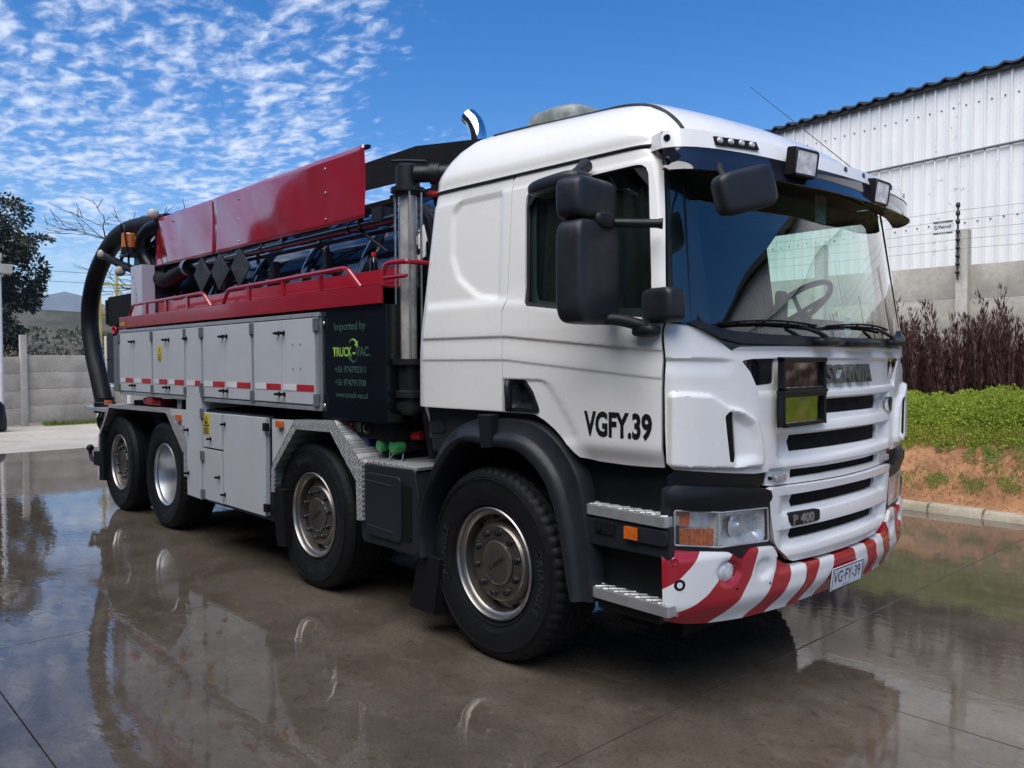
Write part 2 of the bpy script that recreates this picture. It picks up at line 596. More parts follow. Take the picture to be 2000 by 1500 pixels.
class MB:
    """Collects simple solids into one mesh."""

    def __init__(self):
        self.v = []
        self.f = []

    def add(self, vs, fs):
        n = len(self.v)
        self.v += [tuple(p) for p in vs]
        self.f += [tuple(i + n for i in f) for f in fs]
        return self

    def box(self, lo, hi, rot=None, piv=None):
        x0, y0, z0 = lo
        x1, y1, z1 = hi
        vs = [Vector(p) for p in ((x0, y0, z0), (x1, y0, z0), (x1, y1, z0), (x0, y1, z0), (x0, y0, z1), (x1, y0, z1), (x1, y1, z1), (x0, y1, z1))]
        if rot is not None:
            c = Vector(piv) if piv else sum(vs, Vector()) / 8
            vs = [c + rot @ (p - c) for p in vs]
        return self.add(vs, [(0, 3, 2, 1), (4, 5, 6, 7), (0, 1, 5, 4), (1, 2, 6, 5), (2, 3, 7, 6), (3, 0, 4, 7)])

    def tube(self, path, r, n=10, caps=True, closed=False):
        path = [Vector(p) for p in path]
        rs = r if isinstance(r, (list, tuple)) else [r] * len(path)
        m = len(path)
        up = None
        rings = []
        for i, p in enumerate(path):
            a = path[(i - 1) % m] if (closed or i > 0) else p
            b = path[(i + 1) % m] if (closed or i < m - 1) else p
            t = (b - a).normalized()
            if up is None:
                up = Vector((0, 0, 1)) if abs(t.z) < 0.9 else Vector((1, 0, 0))
            x = t.cross(up)
            if x.length < 1e-6:
                x = t.orthogonal()
            x.normalize()
            up = x.cross(t).normalized()
            rings.append([p + rs[i] * (math.cos(2 * math.pi * k / n) * x + math.sin(2 * math.pi * k / n) * up) for k in range(n)])
        vs = [q for rg in rings for q in rg]
        fs = []
        for i in range(m if closed else m - 1):
            j = (i + 1) % m
            for k in range(n):
                l = (k + 1) % n
                fs.append((i * n + k, i * n + l, j * n + l, j * n + k))
        if caps and not closed:
            fs.append(tuple(range(n - 1, -1, -1)))
            fs.append(tuple((m - 1) * n + k for k in range(n)))
        return self.add(vs, fs)

    def cyl(self, p0, p1, r, n=14):
        return self.tube([p0, p1], r, n)

    def lathe(self, prof, n=32, axis='y', c=(0, 0, 0), cap=False):
        """prof: (radius, height along axis)."""
        vs = []
        c = Vector(c)
        for r, h in prof:
            for k in range(n):
                a = 2 * math.pi * k / n
                u, w = r * math.cos(a), r * math.sin(a)
                vs.append(c + Vector({'y': (u, h, w), 'z': (u, w, h), 'x': (h, u, w)}[axis]))
        fs = []
        for i in range(len(prof) - 1):
            for k in range(n):
                l = (k + 1) % n
                fs.append((i * n + k, i * n + l, (i + 1) * n + l, (i + 1) * n + k))
        if cap:
            fs.append(tuple(range(n)))
            fs.append(tuple((len(prof) - 1) * n + k for k in range(n - 1, -1, -1)))
        return self.add(vs, fs)

    def prism(self, poly, fn, d0, d1):
        """poly in 2-D; fn(u, v, d) gives the point; d0..d1 is the depth."""
        n = len(poly)
        vs = [fn(u, v, d0) for u, v in poly] + [fn(u, v, d1) for u, v in poly]
        fs = [tuple(range(n)), tuple(range(2 * n - 1, n - 1, -1))]
        for i in range(n):
            j = (i + 1) % n
            fs.append((i, i + n, j + n, j))
        return self.add(vs, fs)

    def sup(self, c, rad, e=0.5, n=24, m=14, rot=None):
        """Superellipsoid: a rounded block."""
        c = Vector(c)

        def pw(x, q):
            return math.copysign(abs(x) ** q, x)
        vs, fs = [], []
        for i in range(m + 1):
            la = -math.pi / 2 + math.pi * i / m
            for k in range(n):
                lo = 2 * math.pi * k / n
                p = Vector((rad[0] * pw(math.cos(la), e) * pw(math.cos(lo), e), rad[1] * pw(math.cos(la), e) * pw(math.sin(lo), e), rad[2] * pw(math.sin(la), e)))
                vs.append(c + (rot @ p if rot is not None else p))
        for i in range(m):
            for k in range(n):
                l = (k + 1) % n
                fs.append((i * n + k, i * n + l, (i + 1) * n + l, (i + 1) * n + k))
        return self.add(vs, fs)

    def build(self, name, mat, parent=None, bevel=0.0, seg=2, angle=35, loc=None):
        me = bpy.data.meshes.new(name)
        me.from_pydata([tuple(p) for p in self.v], [], self.f)
        bm = bmesh.new()
        bm.from_mesh(me)
        bmesh.ops.recalc_face_normals(bm, faces=bm.faces)
        if bevel:
            bmesh.ops.remove_doubles(bm, verts=bm.verts, dist=1e-6)
            es = [e for e in bm.edges if len(e.link_faces) == 2 and e.calc_face_angle(0) > R(angle)]
            bmesh.ops.bevel(bm, geom=es, offset=bevel, segments=seg, profile=0.6, affect='EDGES', clamp_overlap=True)
        bm.to_mesh(me)
        bm.free()
        finish(me, angle)
        o = link(name, me, mat, parent, loc)
        if bevel:
            weigh(o)
        return o


def rnd(poly, r, n=5):
    """Polygon with rounded corners; r is one radius or one per corner."""
    out = []
    m = len(poly)
    for i in range(m):
        p = Vector(poly[i])
        a = Vector(poly[i - 1])
        b = Vector(poly[(i + 1) % m])
        rr = r[i] if isinstance(r, (list, tuple)) else r
        if rr <= 0:
            out.append(tuple(p))
            continue
        da, db = (a - p), (b - p)
        ang = da.angle(db)
        if ang > R(172):
            out.append(tuple(p))
            continue
        t = min(rr / math.tan(ang / 2), da.length * 0.48, db.length * 0.48)
        s, e = p + da.normalized() * t, p + db.normalized() * t
        for k in range(n + 1):
            w = k / n
            out.append(tuple((1 - w) ** 2 * s + 2 * w * (1 - w) * p + w * w * e))
    return out


def rect(u0, u1, v0, v1):
    return [(u0, v0), (u1, v0), (u1, v1), (u0, v1)]


def sm(t):
    t = min(1.0, max(0.0, t))
    return t * t * (3 - 2 * t)


def inside_dist(poly, u, v):
    """Signed distance to a polygon, positive inside."""
    d = 1e9
    ins = False
    n = len(poly)
    for i in range(n):
        x0, y0 = poly[i]
        x1, y1 = poly[(i + 1) % n]
        dx, dy = x1 - x0, y1 - y0
        t = ((u - x0) * dx + (v - y0) * dy) / (dx * dx + dy * dy + 1e-12)
        t = min(1, max(0, t))
        d = min(d, math.hypot(u - x0 - t * dx, v - y0 - t * dy))
        if (y0 > v) != (y1 > v) and u < (x1 - x0) * (v - y0) / (y1 - y0) + x0:
            ins = not ins
    return d if ins else -d


def panel(name, outline, fn, mat, parent, holes=(), du=0.05, dv=0.05, rim=0.014, bevel=0.004, off=None, centre=(0, 0, 1.5), uv=None, us=None, vs=None, angle=40):
    """A sheet with real edges: an outline (and holes) in (u, v), cut into a grid, laid on the surface fn(u, v) and folded back by rim."""
    loops = [list(outline)] + [list(h) for h in holes]
    P, E = [], []
    for lp in loops:
        b = len(P)
        P += [Vector(q) for q in lp]
        E += [(b + i, b + (i + 1) % len(lp)) for i in range(len(lp))]
    ov, oe, of, _, _, _ = delaunay_2d_cdt(P, E, [], 1, 1e-6)

    def keep(f):
        c = sum((ov[i] for i in f), Vector((0, 0))) / len(f)
        return inside_dist(loops[0], c[0], c[1]) > 0 and all(inside_dist(h_, c[0], c[1]) < 0 for h_ in loops[1:])
    of = [f for f in of if keep(f)]
    bm = bmesh.new()
    bv = [bm.verts.new((p[0], p[1], 0)) for p in ov]
    for f in of:
        try:
            bm.faces.new([bv[i] for i in f])
        except ValueError:
            pass
    u0, u1 = min(p[0] for p in outline), max(p[0] for p in outline)
    v0, v1 = min(p[1] for p in outline), max(p[1] for p in outline)
    gu = us if us is not None else [u0 + (u1 - u0) * i / max(1, round((u1 - u0) / du)) for i in range(1, max(1, round((u1 - u0) / du)))]
    gv = vs if vs is not None else [v0 + (v1 - v0) * i / max(1, round((v1 - v0) / dv)) for i in range(1, max(1, round((v1 - v0) / dv)))]
    for u in gu:
        bmesh.ops.bisect_plane(bm, geom=bm.verts[:] + bm.edges[:] + bm.faces[:], dist=1e-5, plane_co=(u, 0, 0), plane_no=(1, 0, 0))
    for v in gv:
        bmesh.ops.bisect_plane(bm, geom=bm.verts[:] + bm.edges[:] + bm.faces[:], dist=1e-5, plane_co=(0, v, 0), plane_no=(0, 1, 0))
    gu_s = {round(u, 4) for u in gu}
    gv_s = {round(v, 4) for v in gv}
    kill = []
    for e in bm.edges:
        if len(e.link_faces) != 2:
            continue
        a, b = e.verts[0].co, e.verts[1].co
        if abs(a.x - b.x) < 2e-5 and (round(a.x, 4) in gu_s or any(abs(a.x - u) < 3e-5 for u in gu)):
            continue
        if abs(a.y - b.y) < 2e-5 and (round(a.y, 4) in gv_s or any(abs(a.y - v) < 3e-5 for v in gv)):
            continue
        kill.append(e)
    if kill:
        bmesh.ops.dissolve_edges(bm, edges=kill, use_verts=True, use_face_split=False)
    bmesh.ops.remove_doubles(bm, verts=bm.verts, dist=1e-5)
    lay = bm.loops.layers.uv.new('bars') if uv else None
    if uv:
        for f in bm.faces:
            for l in f.loops:
                l[lay].uv = uv(l.vert.co.x, l.vert.co.y)
    cen = Vector(centre)
    h = 2e-3

    def nrm(u, v):
        p = Vector(fn(u, v))
        n = (Vector(fn(u + h, v)) - Vector(fn(u - h, v))).cross(Vector(fn(u, v + h)) - Vector(fn(u, v - h)))
        n.normalize()
        if n.dot(p - cen) < 0:
            n = -n
        return p, n
    back = {}
    for v in bm.verts:
        u_, v_ = v.co.x, v.co.y
        p, n = nrm(u_, v_)
        o = off(u_, v_) if off else 0.0
        v.co = p + n * o
        back[v] = v.co - n * rim
    bm.normal_update()
    # winding outwards
    s = 0.0
    for f in list(bm.faces)[::7]:
        s += f.normal.dot(f.calc_center_median() - cen) * f.calc_area()
    if s < 0:
        bmesh.ops.reverse_faces(bm, faces=bm.faces)
    if rim:
        be = [e for e in bm.edges if len(e.link_faces) == 1]
        nb = {}
        for e in be:
            for v in e.verts:
                if v not in nb:
                    nb[v] = bm.verts.new(back[v])
        rimv = []
        for e in be:
            l = e.link_loops[0]
            a, b = l.vert, l.link_loop_next.vert
            f = bm.faces.new((b, a, nb[a], nb[b]))
            if uv:
                for lo in f.loops:
                    src = {a: a, b: b, nb[a]: a, nb[b]: b}[lo.vert]
                    for l2 in src.link_loops:
                        if l2.face is not f and len(l2.face.verts) >= 3 and l2[lay].uv.length > 0:
                            lo[lay].uv = l2[lay].uv
                            break
        bm.normal_update()
        if bevel:
            bmesh.ops.bevel(bm, geom=be, offset=bevel, segments=2, profile=0.6, affect='EDGES', clamp_overlap=True)
    me = bpy.data.meshes.new(name)
    bm.to_mesh(me)
    bm.free()
    finish(me, angle)
    o = link(name, me, mat, parent)
    if rim and bevel:
        weigh(o)
    return o


def text_mesh(body, size, extrude=0.0, bold=0.0, sx=1.0, spacing=1.0, align='LEFT'):
    cu = bpy.data.curves.new('lettering', 'FONT')
    cu.body = body
    cu.size = size
    cu.extrude = extrude
    cu.offset = bold
    cu.space_character = spacing
    cu.align_x = align
    cu.resolution_u = 3
    o = bpy.data.objects.new('lettering', cu)
    me = bpy.data.meshes.new_from_object(o)
    bpy.data.objects.remove(o)
    bpy.data.curves.remove(cu)
    for v in me.vertices:
        v.co.x *= sx
    return me


def text(name, body, size, fn, mat, parent, **kw):
    """fn(u, v, d) lays the lettering's plane into the scene; d is its height above the surface."""
    me = text_mesh(body, size, **kw)
    for v in me.vertices:
        v.co = fn(v.co.x, v.co.y, v.co.z)
    return link(name, me, mat, parent)


def text_width(body, size, **kw):
    me = text_mesh(body, size, **kw)
    xs = [v.co.x for v in me.vertices]
    w = max(xs) - min(xs)
    bpy.data.meshes.remove(me)
    return w


def arc(c, r, a0, a1, n, plane='xz', const=0.0):
    out = []
    for i in range(n + 1):
        a = R(a0 + (a1 - a0) * i / n)
        u, v = c[0] + r * math.cos(a), c[1] + r * math.sin(a)
        out.append((u, const, v) if plane == 'xz' else (u, v, const) if plane == 'xy' else (const, u, v))
    return out


def smooth_path(pts, n=8):
    pts = [Vector(p) for p in pts]
    q = [2 * pts[0] - pts[1]] + pts + [2 * pts[-1] - pts[-2]]
    out = []
    for i in range(1, len(q) - 2):
        a, b, c, d = q[i - 1:i + 3]
        for k in range(n):
            t = k / n
            out.append(0.5 * ((2 * b) + (-a + c) * t + (2 * a - 5 * b + 4 * c - d) * t * t + (-a + 3 * b - 3 * c + d) * t ** 3))
    out.append(pts[-1])
    return out


# ------------------------------------------------------------------ the cab's skin: S(s, z); s runs round the cab from the middle of its front
BASE = [(1.39, 0), (1.384, .25), (1.362, .45), (1.33, .65), (1.29, .85), (1.248, 1.0), (1.212, 1.10), (1.16, 1.175), (1.09, 1.206), (.97, 1.215), (.5, 1.215), (0, 1.215),
        (-.51, 1.215), (-.60, 1.20), (-.645, 1.15), (-.66, 1.06), (-.66, .5), (-.66, 0)]


def _curve(P, n=16):
    P = np.array(P, float)
    Q = np.vstack([P[0], P, 2 * P[-1] - P[-2]])
    Q[0] = (P[1][0], -P[1][1])
    out = []
    for i in range(len(P) - 1):
        a, b, c, d = Q[i:i + 4]
        l = np.linalg.norm(c - b)
        m1 = (c - a) / (np.linalg.norm(b - a) + l) * l
        m2 = (d - b) / (np.linalg.norm(d - c) + l) * l
        for k in range(n):
            t = k / n
            out.append((2 * t ** 3 - 3 * t * t + 1) * b + (t ** 3 - 2 * t * t + t) * m1 + (-2 * t ** 3 + 3 * t * t) * c + (t ** 3 - t * t) * m2)
    out.append(P[-1])
    return np.array(out)


CV = _curve(BASE)
SL = np.concatenate([[0], np.cumsum(np.linalg.norm(np.diff(CV, axis=0), axis=1))])
ZT = np.array([(0.3, 1.36, 1.215, -.66), (.9, 1.375, 1.215, -.66), (1.1, 1.39, 1.215, -.66), (1.6, 1.39, 1.215, -.655), (1.68, 1.375, 1.215, -.65), (1.75, 1.365, 1.213, -.645),
               (2.45, 1.255, 1.155, -.58), (2.52, 1.235, 1.148, -.57), (2.6, 1.205, 1.130, -.54), (2.66, 1.165, 1.10, -.49), (2.71, 1.12, 1.06, -.43), (2.75, 1.065, 1.015, -.36),
               (2.79, .98, .945, -.26), (2.82, .86, .83, -.12), (2.835, .62, .6, .05), (2.842, .4, .3, .2)])


def S(s, z):
    a = abs(s)
    x = float(np.interp(a, SL, CV[:, 0]))
    y = float(np.interp(a, SL, CV[:, 1]))
    if s >= 0:
        y = -y
    xf = float(np.interp(z, ZT[:, 0], ZT[:, 1]))
    w = float(np.interp(z, ZT[:, 0], ZT[:, 2]))
    xr = float(np.interp(z, ZT[:, 0], ZT[:, 3]))
    X = .3 + (x - .3) * (xf - .3) / 1.09 if x > .3 else .3 - (.3 - x) * (.3 - xr) / .96
    k = min(1, max(0, (z - 2.5) / .25))
    return (X, y * w / 1.215, z + k * .07 * (.9 - X) / 1.2)


def SN(s, z, d=0.0):
    """Point d outside the skin."""
    h = 2e-3
    p = Vector(S(s, z))
    n = (Vector(S(s + h, z)) - Vector(S(s - h, z))).cross(Vector(S(s, z + h)) - Vector(S(s, z - h))).normalized()
    if n.dot(p - Vector((0, 0, 1.5))) < 0:
        n = -n
    return p + n * d


def SX(x):
    """s of a point on the near flank."""
    return 2.38 - x
# ------------------------------------------------------------------ the truck: one thing, origin on the ground under its front axle
T = tag(empty('vacuum_truck'), 'white cab vacuum truck with hazard striped bumper, grey lockers and black tank', 'truck')
CAB = []     # near side parts that get a mirrored twin on the far side


def near(o):
    CAB.append(o)
    return o


# --- door skin
DOOR = [(2.247, 2.540), (1.86, 2.546), (1.463, 2.540), (1.262, 2.533), (1.204, 2.518), (1.187, 2.488), (1.193, 2.242), (1.216, 1.779), (1.238, 1.720), (1.249, 1.473), (1.249, 1.209),
        (1.240, 1.133), (1.438, 1.128), (1.609, 1.131), (1.708, 1.143), (1.781, 1.196), (1.872, 1.266), (1.945, 1.307), (2.010, 1.332), (2.237, 1.332), (2.237, 1.635), (2.244, 1.846), (2.222, 1.897)]
WIN = rnd([(2.085, 1.870), (2.136, 2.455), (1.262, 2.463), (1.275, 1.776)], [.02, .07, .06, .02], 6)


def belt(s, z):
    """Pressed lines of the cab's flank."""
    x = 2.38 - s
    zz = z + .085 * max(0.0, x - .16) if z < 1.9 else z
    zz += .09 * max(0.0, x - .3) if 1.75 < z < 1.9 else 0
    o = 0.0
    o += .014 * sm((1.935 - zz) / .06)                 # shoulder below the window
    o -= .008 * sm((1.722 - zz) / .007)                # first crease
    o += .005 * sm((1.71 - zz) / .10)
    o -= .0045 * sm((1.603 - zz) / .007)                # second crease
    return o


SWAGE = [(1.505, 1.955), (1.48, 1.91), (1.42, 1.85), (1.37, 1.81), (1.30, 1.755), (1.25, 1.725), (1.10, 1.70)]


def door_off(s, z):
    o = belt(s, z)
    if z < 1.52:
        sc = np.interp(z, [p[0] for p in SWAGE][::-1], [p[1] for p in SWAGE][::-1])
        o -= .008 * sm((s - sc) / .014) * sm((1.508 - z) / .016) * sm((z - 1.205) / .02)
    o -= .035 * sm((1.22 - z) / .10) * sm((1.75 - s) / .1)
    o -= .004 * sm((z - 2.475) / .01)                  # gutter line above the window
    return o


HGAP = rnd([(2.21, 1.352), (2.21, 1.492), (2.085, 1.49), (2.035, 1.437), (1.985, 1.352)], [.01, .012, .02, .05, .02], 4)
vs_d = [1.128 + .018 * i for i in range(1, 21)] + [1.492 + .0055 * i for i in range(0, 46)] + [1.75 + .015 * i for i in range(0, 11)] + [1.915 + .05 * i for i in range(0, 11)] + [2.47, 2.478, 2.486, 2.50, 2.52]
door = near(panel('door', DOOR, S, 'white_paint', T, holes=[WIN, HGAP], du=.022, vs=vs_d, rim=.03, bevel=.006, off=door_off))
glass = panel('window_glass', [(2.10, 1.86), (2.15, 2.47), (1.25, 2.475), (1.262, 1.76)], S, 'side_glass', door, du=.2, dv=.2, rim=0, off=lambda s, z: belt(s, z) - .022)
wi = rnd([(2.072, 1.885), (2.123, 2.447), (1.273, 2.455), (1.286, 1.791)], [.02, .07, .06, .02], 6)
wo_ = rnd([(2.088, 1.867), (2.139, 2.458), (1.259, 2.466), (1.272, 1.773)], [.02, .07, .06, .02], 6)
panel('window_seal', wo_, S, 'seal_rubber', door, holes=[wi], du=.1, dv=.1, rim=.006, bevel=.002, off=lambda s, z: belt(s, z) - .010)
hp = rnd([(2.226, 1.338), (2.226, 1.505), (2.075, 1.503), (2.02, 1.445), (1.965, 1.338)], [.01, .012, .02, .05, .02], 4)
panel('door_handle', hp, S, 'dark_plastic', door, du=.02, dv=.02, rim=.02, bevel=.004,
      off=lambda s, z: .007 - .045 * sm(inside_dist([(2.17, 1.36), (2.17, 1.49), (2.09, 1.49), (2.05, 1.44), (2.0, 1.36)], s, z) / .02))
gr = MB().tube(smooth_path([SN(2.195, 1.49, .01), SN(2.178, 1.475, .03), SN(2.172, 1.42, .034), SN(2.18, 1.36, .02)], 5), .016, 10)
gr.build('door_handle_grip', 'mid_plastic', door)

w = text_width('VGFY.39', .15, bold=.006)
text('registration_lettering', 'VGFY.39', .15, lambda u, v, d: SN(1.667 - u, 1.256 + v - .035 * u * 0, .0015 + belt(1.667 - u, 1.3)), 'print_black', T, bold=.006, sx=.385 / w)

# --- rear side panel of the sleeper cab
REAR = [(3.02, 1.333), (2.93, 1.332), (2.243, 1.334), (2.243, 1.640), (2.250, 1.848), (2.228, 1.899), (2.253, 2.541), (2.6, 2.545), (2.9, 2.545), (3.05, 2.54)]
PRESS = rnd([(2.775, 2.43), (2.70, 2.478), (2.335, 2.478), (2.30, 1.92), (2.48, 1.945), (2.66, 2.05), (2.74, 2.18)], [.05, .05, .02, .02, .1, .12, .1], 5)


def rear_off(s, z):
    o = belt(min(s, 2.6), z) * sm((2.96 - s) / .05)
    if 1.85 < z < 2.52 and 2.25 < s < 2.85:
        o -= .014 * sm((inside_dist(PRESS, s, z) + .010) / .020)
    o -= .006 * sm((z - 2.485) / .012)
    return o


near(panel('sleeper_side_panel', REAR, S, 'white_paint', T, us=[2.25 + .016 * i for i in range(1, 48)], vs=[1.345 + .018 * i for i in range(12)] + [1.57 + .0055 * i for i in range(0, 32)] + [1.755 + .0145 * i for i in range(0, 52)] + [2.52, 2.53], rim=.03, bevel=.005, off=rear_off))

# back wall of the cab (one sheet round the rear)
panel('cab_back_wall', [(3.025, 1.20), (3.06, 2.54), (5.344, 2.54), (5.379, 1.20)], lambda s, z: S(s, z) if s <= 4.202 else (lambda p: (p[0], -p[1], p[2]))(S(8.404 - s, z)), 'white_paint', T, du=.1, dv=.2, rim=.02)

# --- roof shell: a full ring over the skin plus its crown
rv, rf = [], []
zs = [2.5465, 2.556, 2.57, 2.59, 2.61, 2.63, 2.65, 2.67, 2.69, 2.71, 2.73, 2.75, 2.77, 2.79, 2.80, 2.81, 2.82, 2.828, 2.835, 2.84]
ss = [4.202 * i / 90 for i in range(-90, 90)]
for z in zs:
    for s in ss:
        p = SN(s, z, .004 + .010 * sm((z - 2.55) / .05)) if z < 2.80 else Vector(S(s, z)) + Vector((0, 0, .014))
        rv.append(p)
n_ = len(ss)
for i in range(len(zs) - 1):
    for k in range(n_):
        l = (k + 1) % n_
        rf.append((i * n_ + k, i * n_ + l, (i + 1) * n_ + l, (i + 1) * n_ + k))
rv.append(sum((Vector(p) for p in rv[-n_:]), Vector()) / n_)
for k in range(n_):
    rf.append(((len(zs) - 1) * n_ + k, (len(zs) - 1) * n_ + (k + 1) % n_, len(rv) - 1))
b0 = len(rv)
for k in range(n_):
    rv.append(Vector(rv[k]) * 1.0 + (Vector((0.2, 0, 2.54)) - Vector(rv[k])) * .05)
for k in range(n_):
    rf.append((b0 + k, b0 + (k + 1) % n_, (k + 1) % n_, k))
roof = MB().add(rv, rf).build('cab_roof', 'white_paint', T, angle=50)
gut = MB().tube([SN(s, 2.5435, .003) for s in [1.19 + .05 * i for i in range(0, 37)]], .006, 8)
near(gut.build('roof_seam', 'seal_rubber', T))
strip = MB().tube(smooth_path([SN(a, b, .014) for a, b in ((2.86, 2.775), (2.5, 2.79), (2.1, 2.795), (1.7, 2.795), (1.45, 2.79), (1.3, 2.775), (1.2, 2.75), (1.13, 2.71), (1.08, 2.66), (1.05, 2.60))], 6), .010, 8)
near(strip.build('roof_strip', 'seal_rubber', T))

# --- windscreen, pillars and scuttle
WS = [(1.183, 1.765), (1.105, 1.742), (.93, 1.688), (.7, 1.672), (.3, 1.665), (-.3, 1.665), (-.7, 1.672), (-.93, 1.688), (-1.105, 1.742), (-1.183, 1.765), (-1.165, 2.47), (-.6, 2.485), (.6, 2.485), (1.165, 2.47)]
panel('windscreen', WS, S, 'windscreen_glass', T, du=.06, dv=.1, rim=0, off=lambda s, z: -.004 + .013 * sm((abs(s) - 1.07) / .03))
near(panel('windscreen_pillar', [(1.185, 2.53), (1.100, 2.53), (1.085, 2.4), (1.103, 1.745), (1.19, 1.752), (1.206, 1.78), (1.185, 2.24)], S, 'black_paint', T, du=.02, dv=.08, rim=.02, bevel=.004, off=lambda s, z: .004))
near(panel('pillar_frit', [(1.09, 2.46), (1.03, 2.46), (.985, 1.71), (1.10, 1.745)], S, 'black_matt', T, du=.03, dv=.1, rim=0, off=lambda s, z: -.008))
SCUT = [(1.13, 1.757), (1.06, 1.728), (.95, 1.682), (.85, 1.664), (.5, 1.660), (0, 1.657), (-.5, 1.660), (-.85, 1.664), (-.95, 1.682), (-1.06, 1.728), (-1.13, 1.757),
        (-1.08, 1.770), (-.92, 1.722), (-.7, 1.708), (-.3, 1.702), (.3, 1.702), (.7, 1.708), (.92, 1.722), (1.08, 1.770)]
scut = panel('scuttle', SCUT, S, 'dark_plastic', T, du=.04, dv=.02, rim=.03, bevel=.006, off=lambda s, z: .014 + .014 * sm((1.70 - z + .05 * abs(s)) / .03))
mb = MB()
for a_, b_, r_ in ((.28, 1.674, (.05, .09, .022)), (-.10, 1.672, (.05, .16, .016)), (-.58, 1.680, (.05, .09, .022))):
    MB().sup(SN(a_, b_, .03), r_, .5).build('wiper_cover', 'dark_plastic', scut)
for s0, s1 in ((.27, .98), (-.59, .24)):
    a = SN(s0, 1.69, .045)
    mbw = MB()
    e = SN(s0 + (.20 if s0 > 0 else .26), 1.748, .035)
    mbw.tube([a, a.lerp(e, .35) + Vector((.012, 0, .004)), e], [.014, .011, .008], 8)
    wip = mbw.build('wiper', 'dark_plastic', T)
    mbw = MB()
    pts = [SN(s1 + (s0 + .05 - s1) * i / 12, 1.745 + .012 * math.sin(math.pi * i / 12), .016) for i in range(13)]
    mbw.tube(pts, .007, 6)
    up_ = [SN(s1 + (s0 + .05 - s1) * i / 12, 1.752 + .014 * math.sin(math.pi * i / 12), .028 + .012 * math.sin(math.pi * i / 12)) for i in range(13)]
    mbw.tube(up_, .005, 6)
    for i in (2, 5, 8, 11):
        mbw.tube([pts[i], up_[i]], .004, 5)
    mbw.build('wiper_blade', 'black_matt', wip)

# --- corner panel beside the grille, with the raised air deflector
CORN = [(1.216, 1.757), (1.13, 1.748), (1.047, 1.727), (.973, 1.688), (.912, 1.646), (.872, 1.618), (.787, 1.540), (.747, 1.474), (.706, 1.371), (.680, 1.258), (.669, 1.145), (.664, 1.086),
        (.757, 1.084), (.909, 1.098), (1.067, 1.115), (1.202, 1.129), (1.228, 1.155), (1.234, 1.3), (1.236, 1.473), (1.228, 1.72)]
DEFL = rnd([(1.222, 1.449), (1.20, 1.460), (1.024, 1.450), (.93, 1.395), (.837, 1.377), (.755, 1.336), (.722, 1.26), (.708, 1.148), (.72, 1.108), (.909, 1.112), (1.222, 1.134)], .02, 3)
VENT = rnd([(.960, 1.352), (.930, 1.374), (.908, 1.362), (.890, 1.165), (.905, 1.146), (.932, 1.150)], .012, 3)
SCOOP = [(.925, 1.38), (.845, 1.36), (.775, 1.32), (.745, 1.25), (.727, 1.14), (.905, 1.125)]


def corn_off(s, z):
    o = .026 * sm((inside_dist(DEFL, s, z) + .002) / .015) * sm((1.25 - s) / .03)
    d = inside_dist(SCOOP, s, z)
    o -= .034 * sm((d + .004) / .05) * sm((s - .70) / .18)
    # soft tapering crease above the deflector
    zc = 1.605 - .02 * (1.2 - s)
    o -= .012 * sm((zc - z) / .008) * sm((z - zc + .085) / .075) * sm((s - .86) / .12)
    return o


corner = near(panel('corner_panel', CORN, S, 'white_paint', T, holes=[VENT], du=.008, dv=.008, rim=.03, bevel=.006, off=corn_off, angle=60))
panel('corner_vent', [(.967, 1.38), (.882, 1.38), (.882, 1.14), (.967, 1.14)], S, 'black_matt', corner, du=.008, dv=.02, rim=0, off=lambda s, z: corn_off(s, z) - .006)
mb = MB()
for z in (1.30, 1.235):
    mb.tube([SN(.95, z, .004), SN(.89, z - .01, -.006)], .004, 6)
mb.build('vent_bar', 'dark_plastic', corner)

# --- upper bonnet panel with its slots
HB = .662
BON = [(.872, 1.612), (.80, 1.546), (.753, 1.474), (.712, 1.371), (.686, 1.258), (.675, 1.145), (.668, 1.084), (.5, 1.080), (.25, 1.077), (0, 1.076)]
BON = [(.86, 1.652), (.90, 1.634)] + BON
BON = BON + [(-s, z) for s, z in BON[::-1] if s > 0]
BON += [(-.5, 1.657), (0, 1.655), (.5, 1.657)]
TROUGH = [  # half width, top, bottom of the hollow, slot top, slot bottom
    (.60, 1.415, 1.285, 1.402, 1.330), (.60, 1.256, 1.118, 1.241, 1.163)]


def trough(o, s, z, hw, zt, zb, zs_, d=.04):
    if zb < z < zt:
        k = sm((zt - z) / .006) * sm((z - zb) / max(.02, (zs_ - zb))) * sm((hw - abs(s)) / .03)
        o -= d * k
    return o


def bon_off(s, z):
    o = .012 * sm((.86 - abs(s) + (1.55 - z) * -.25) / .02) * 0
    for hw, zt, zb, st, sb in TROUGH:
        o = trough(o, s, z, hw, zt, zb, sb)
    # broad shallow hollow behind the lettering
    o -= .012 * sm((1.605 - z) / .016) * sm((z - 1.438) / .02) * sm((.80 - abs(s)) / .04)
    o += .010 * sm((z - 1.63) / .02)
    o -= .02 * sm((1.10 - z) / .02)
    return o


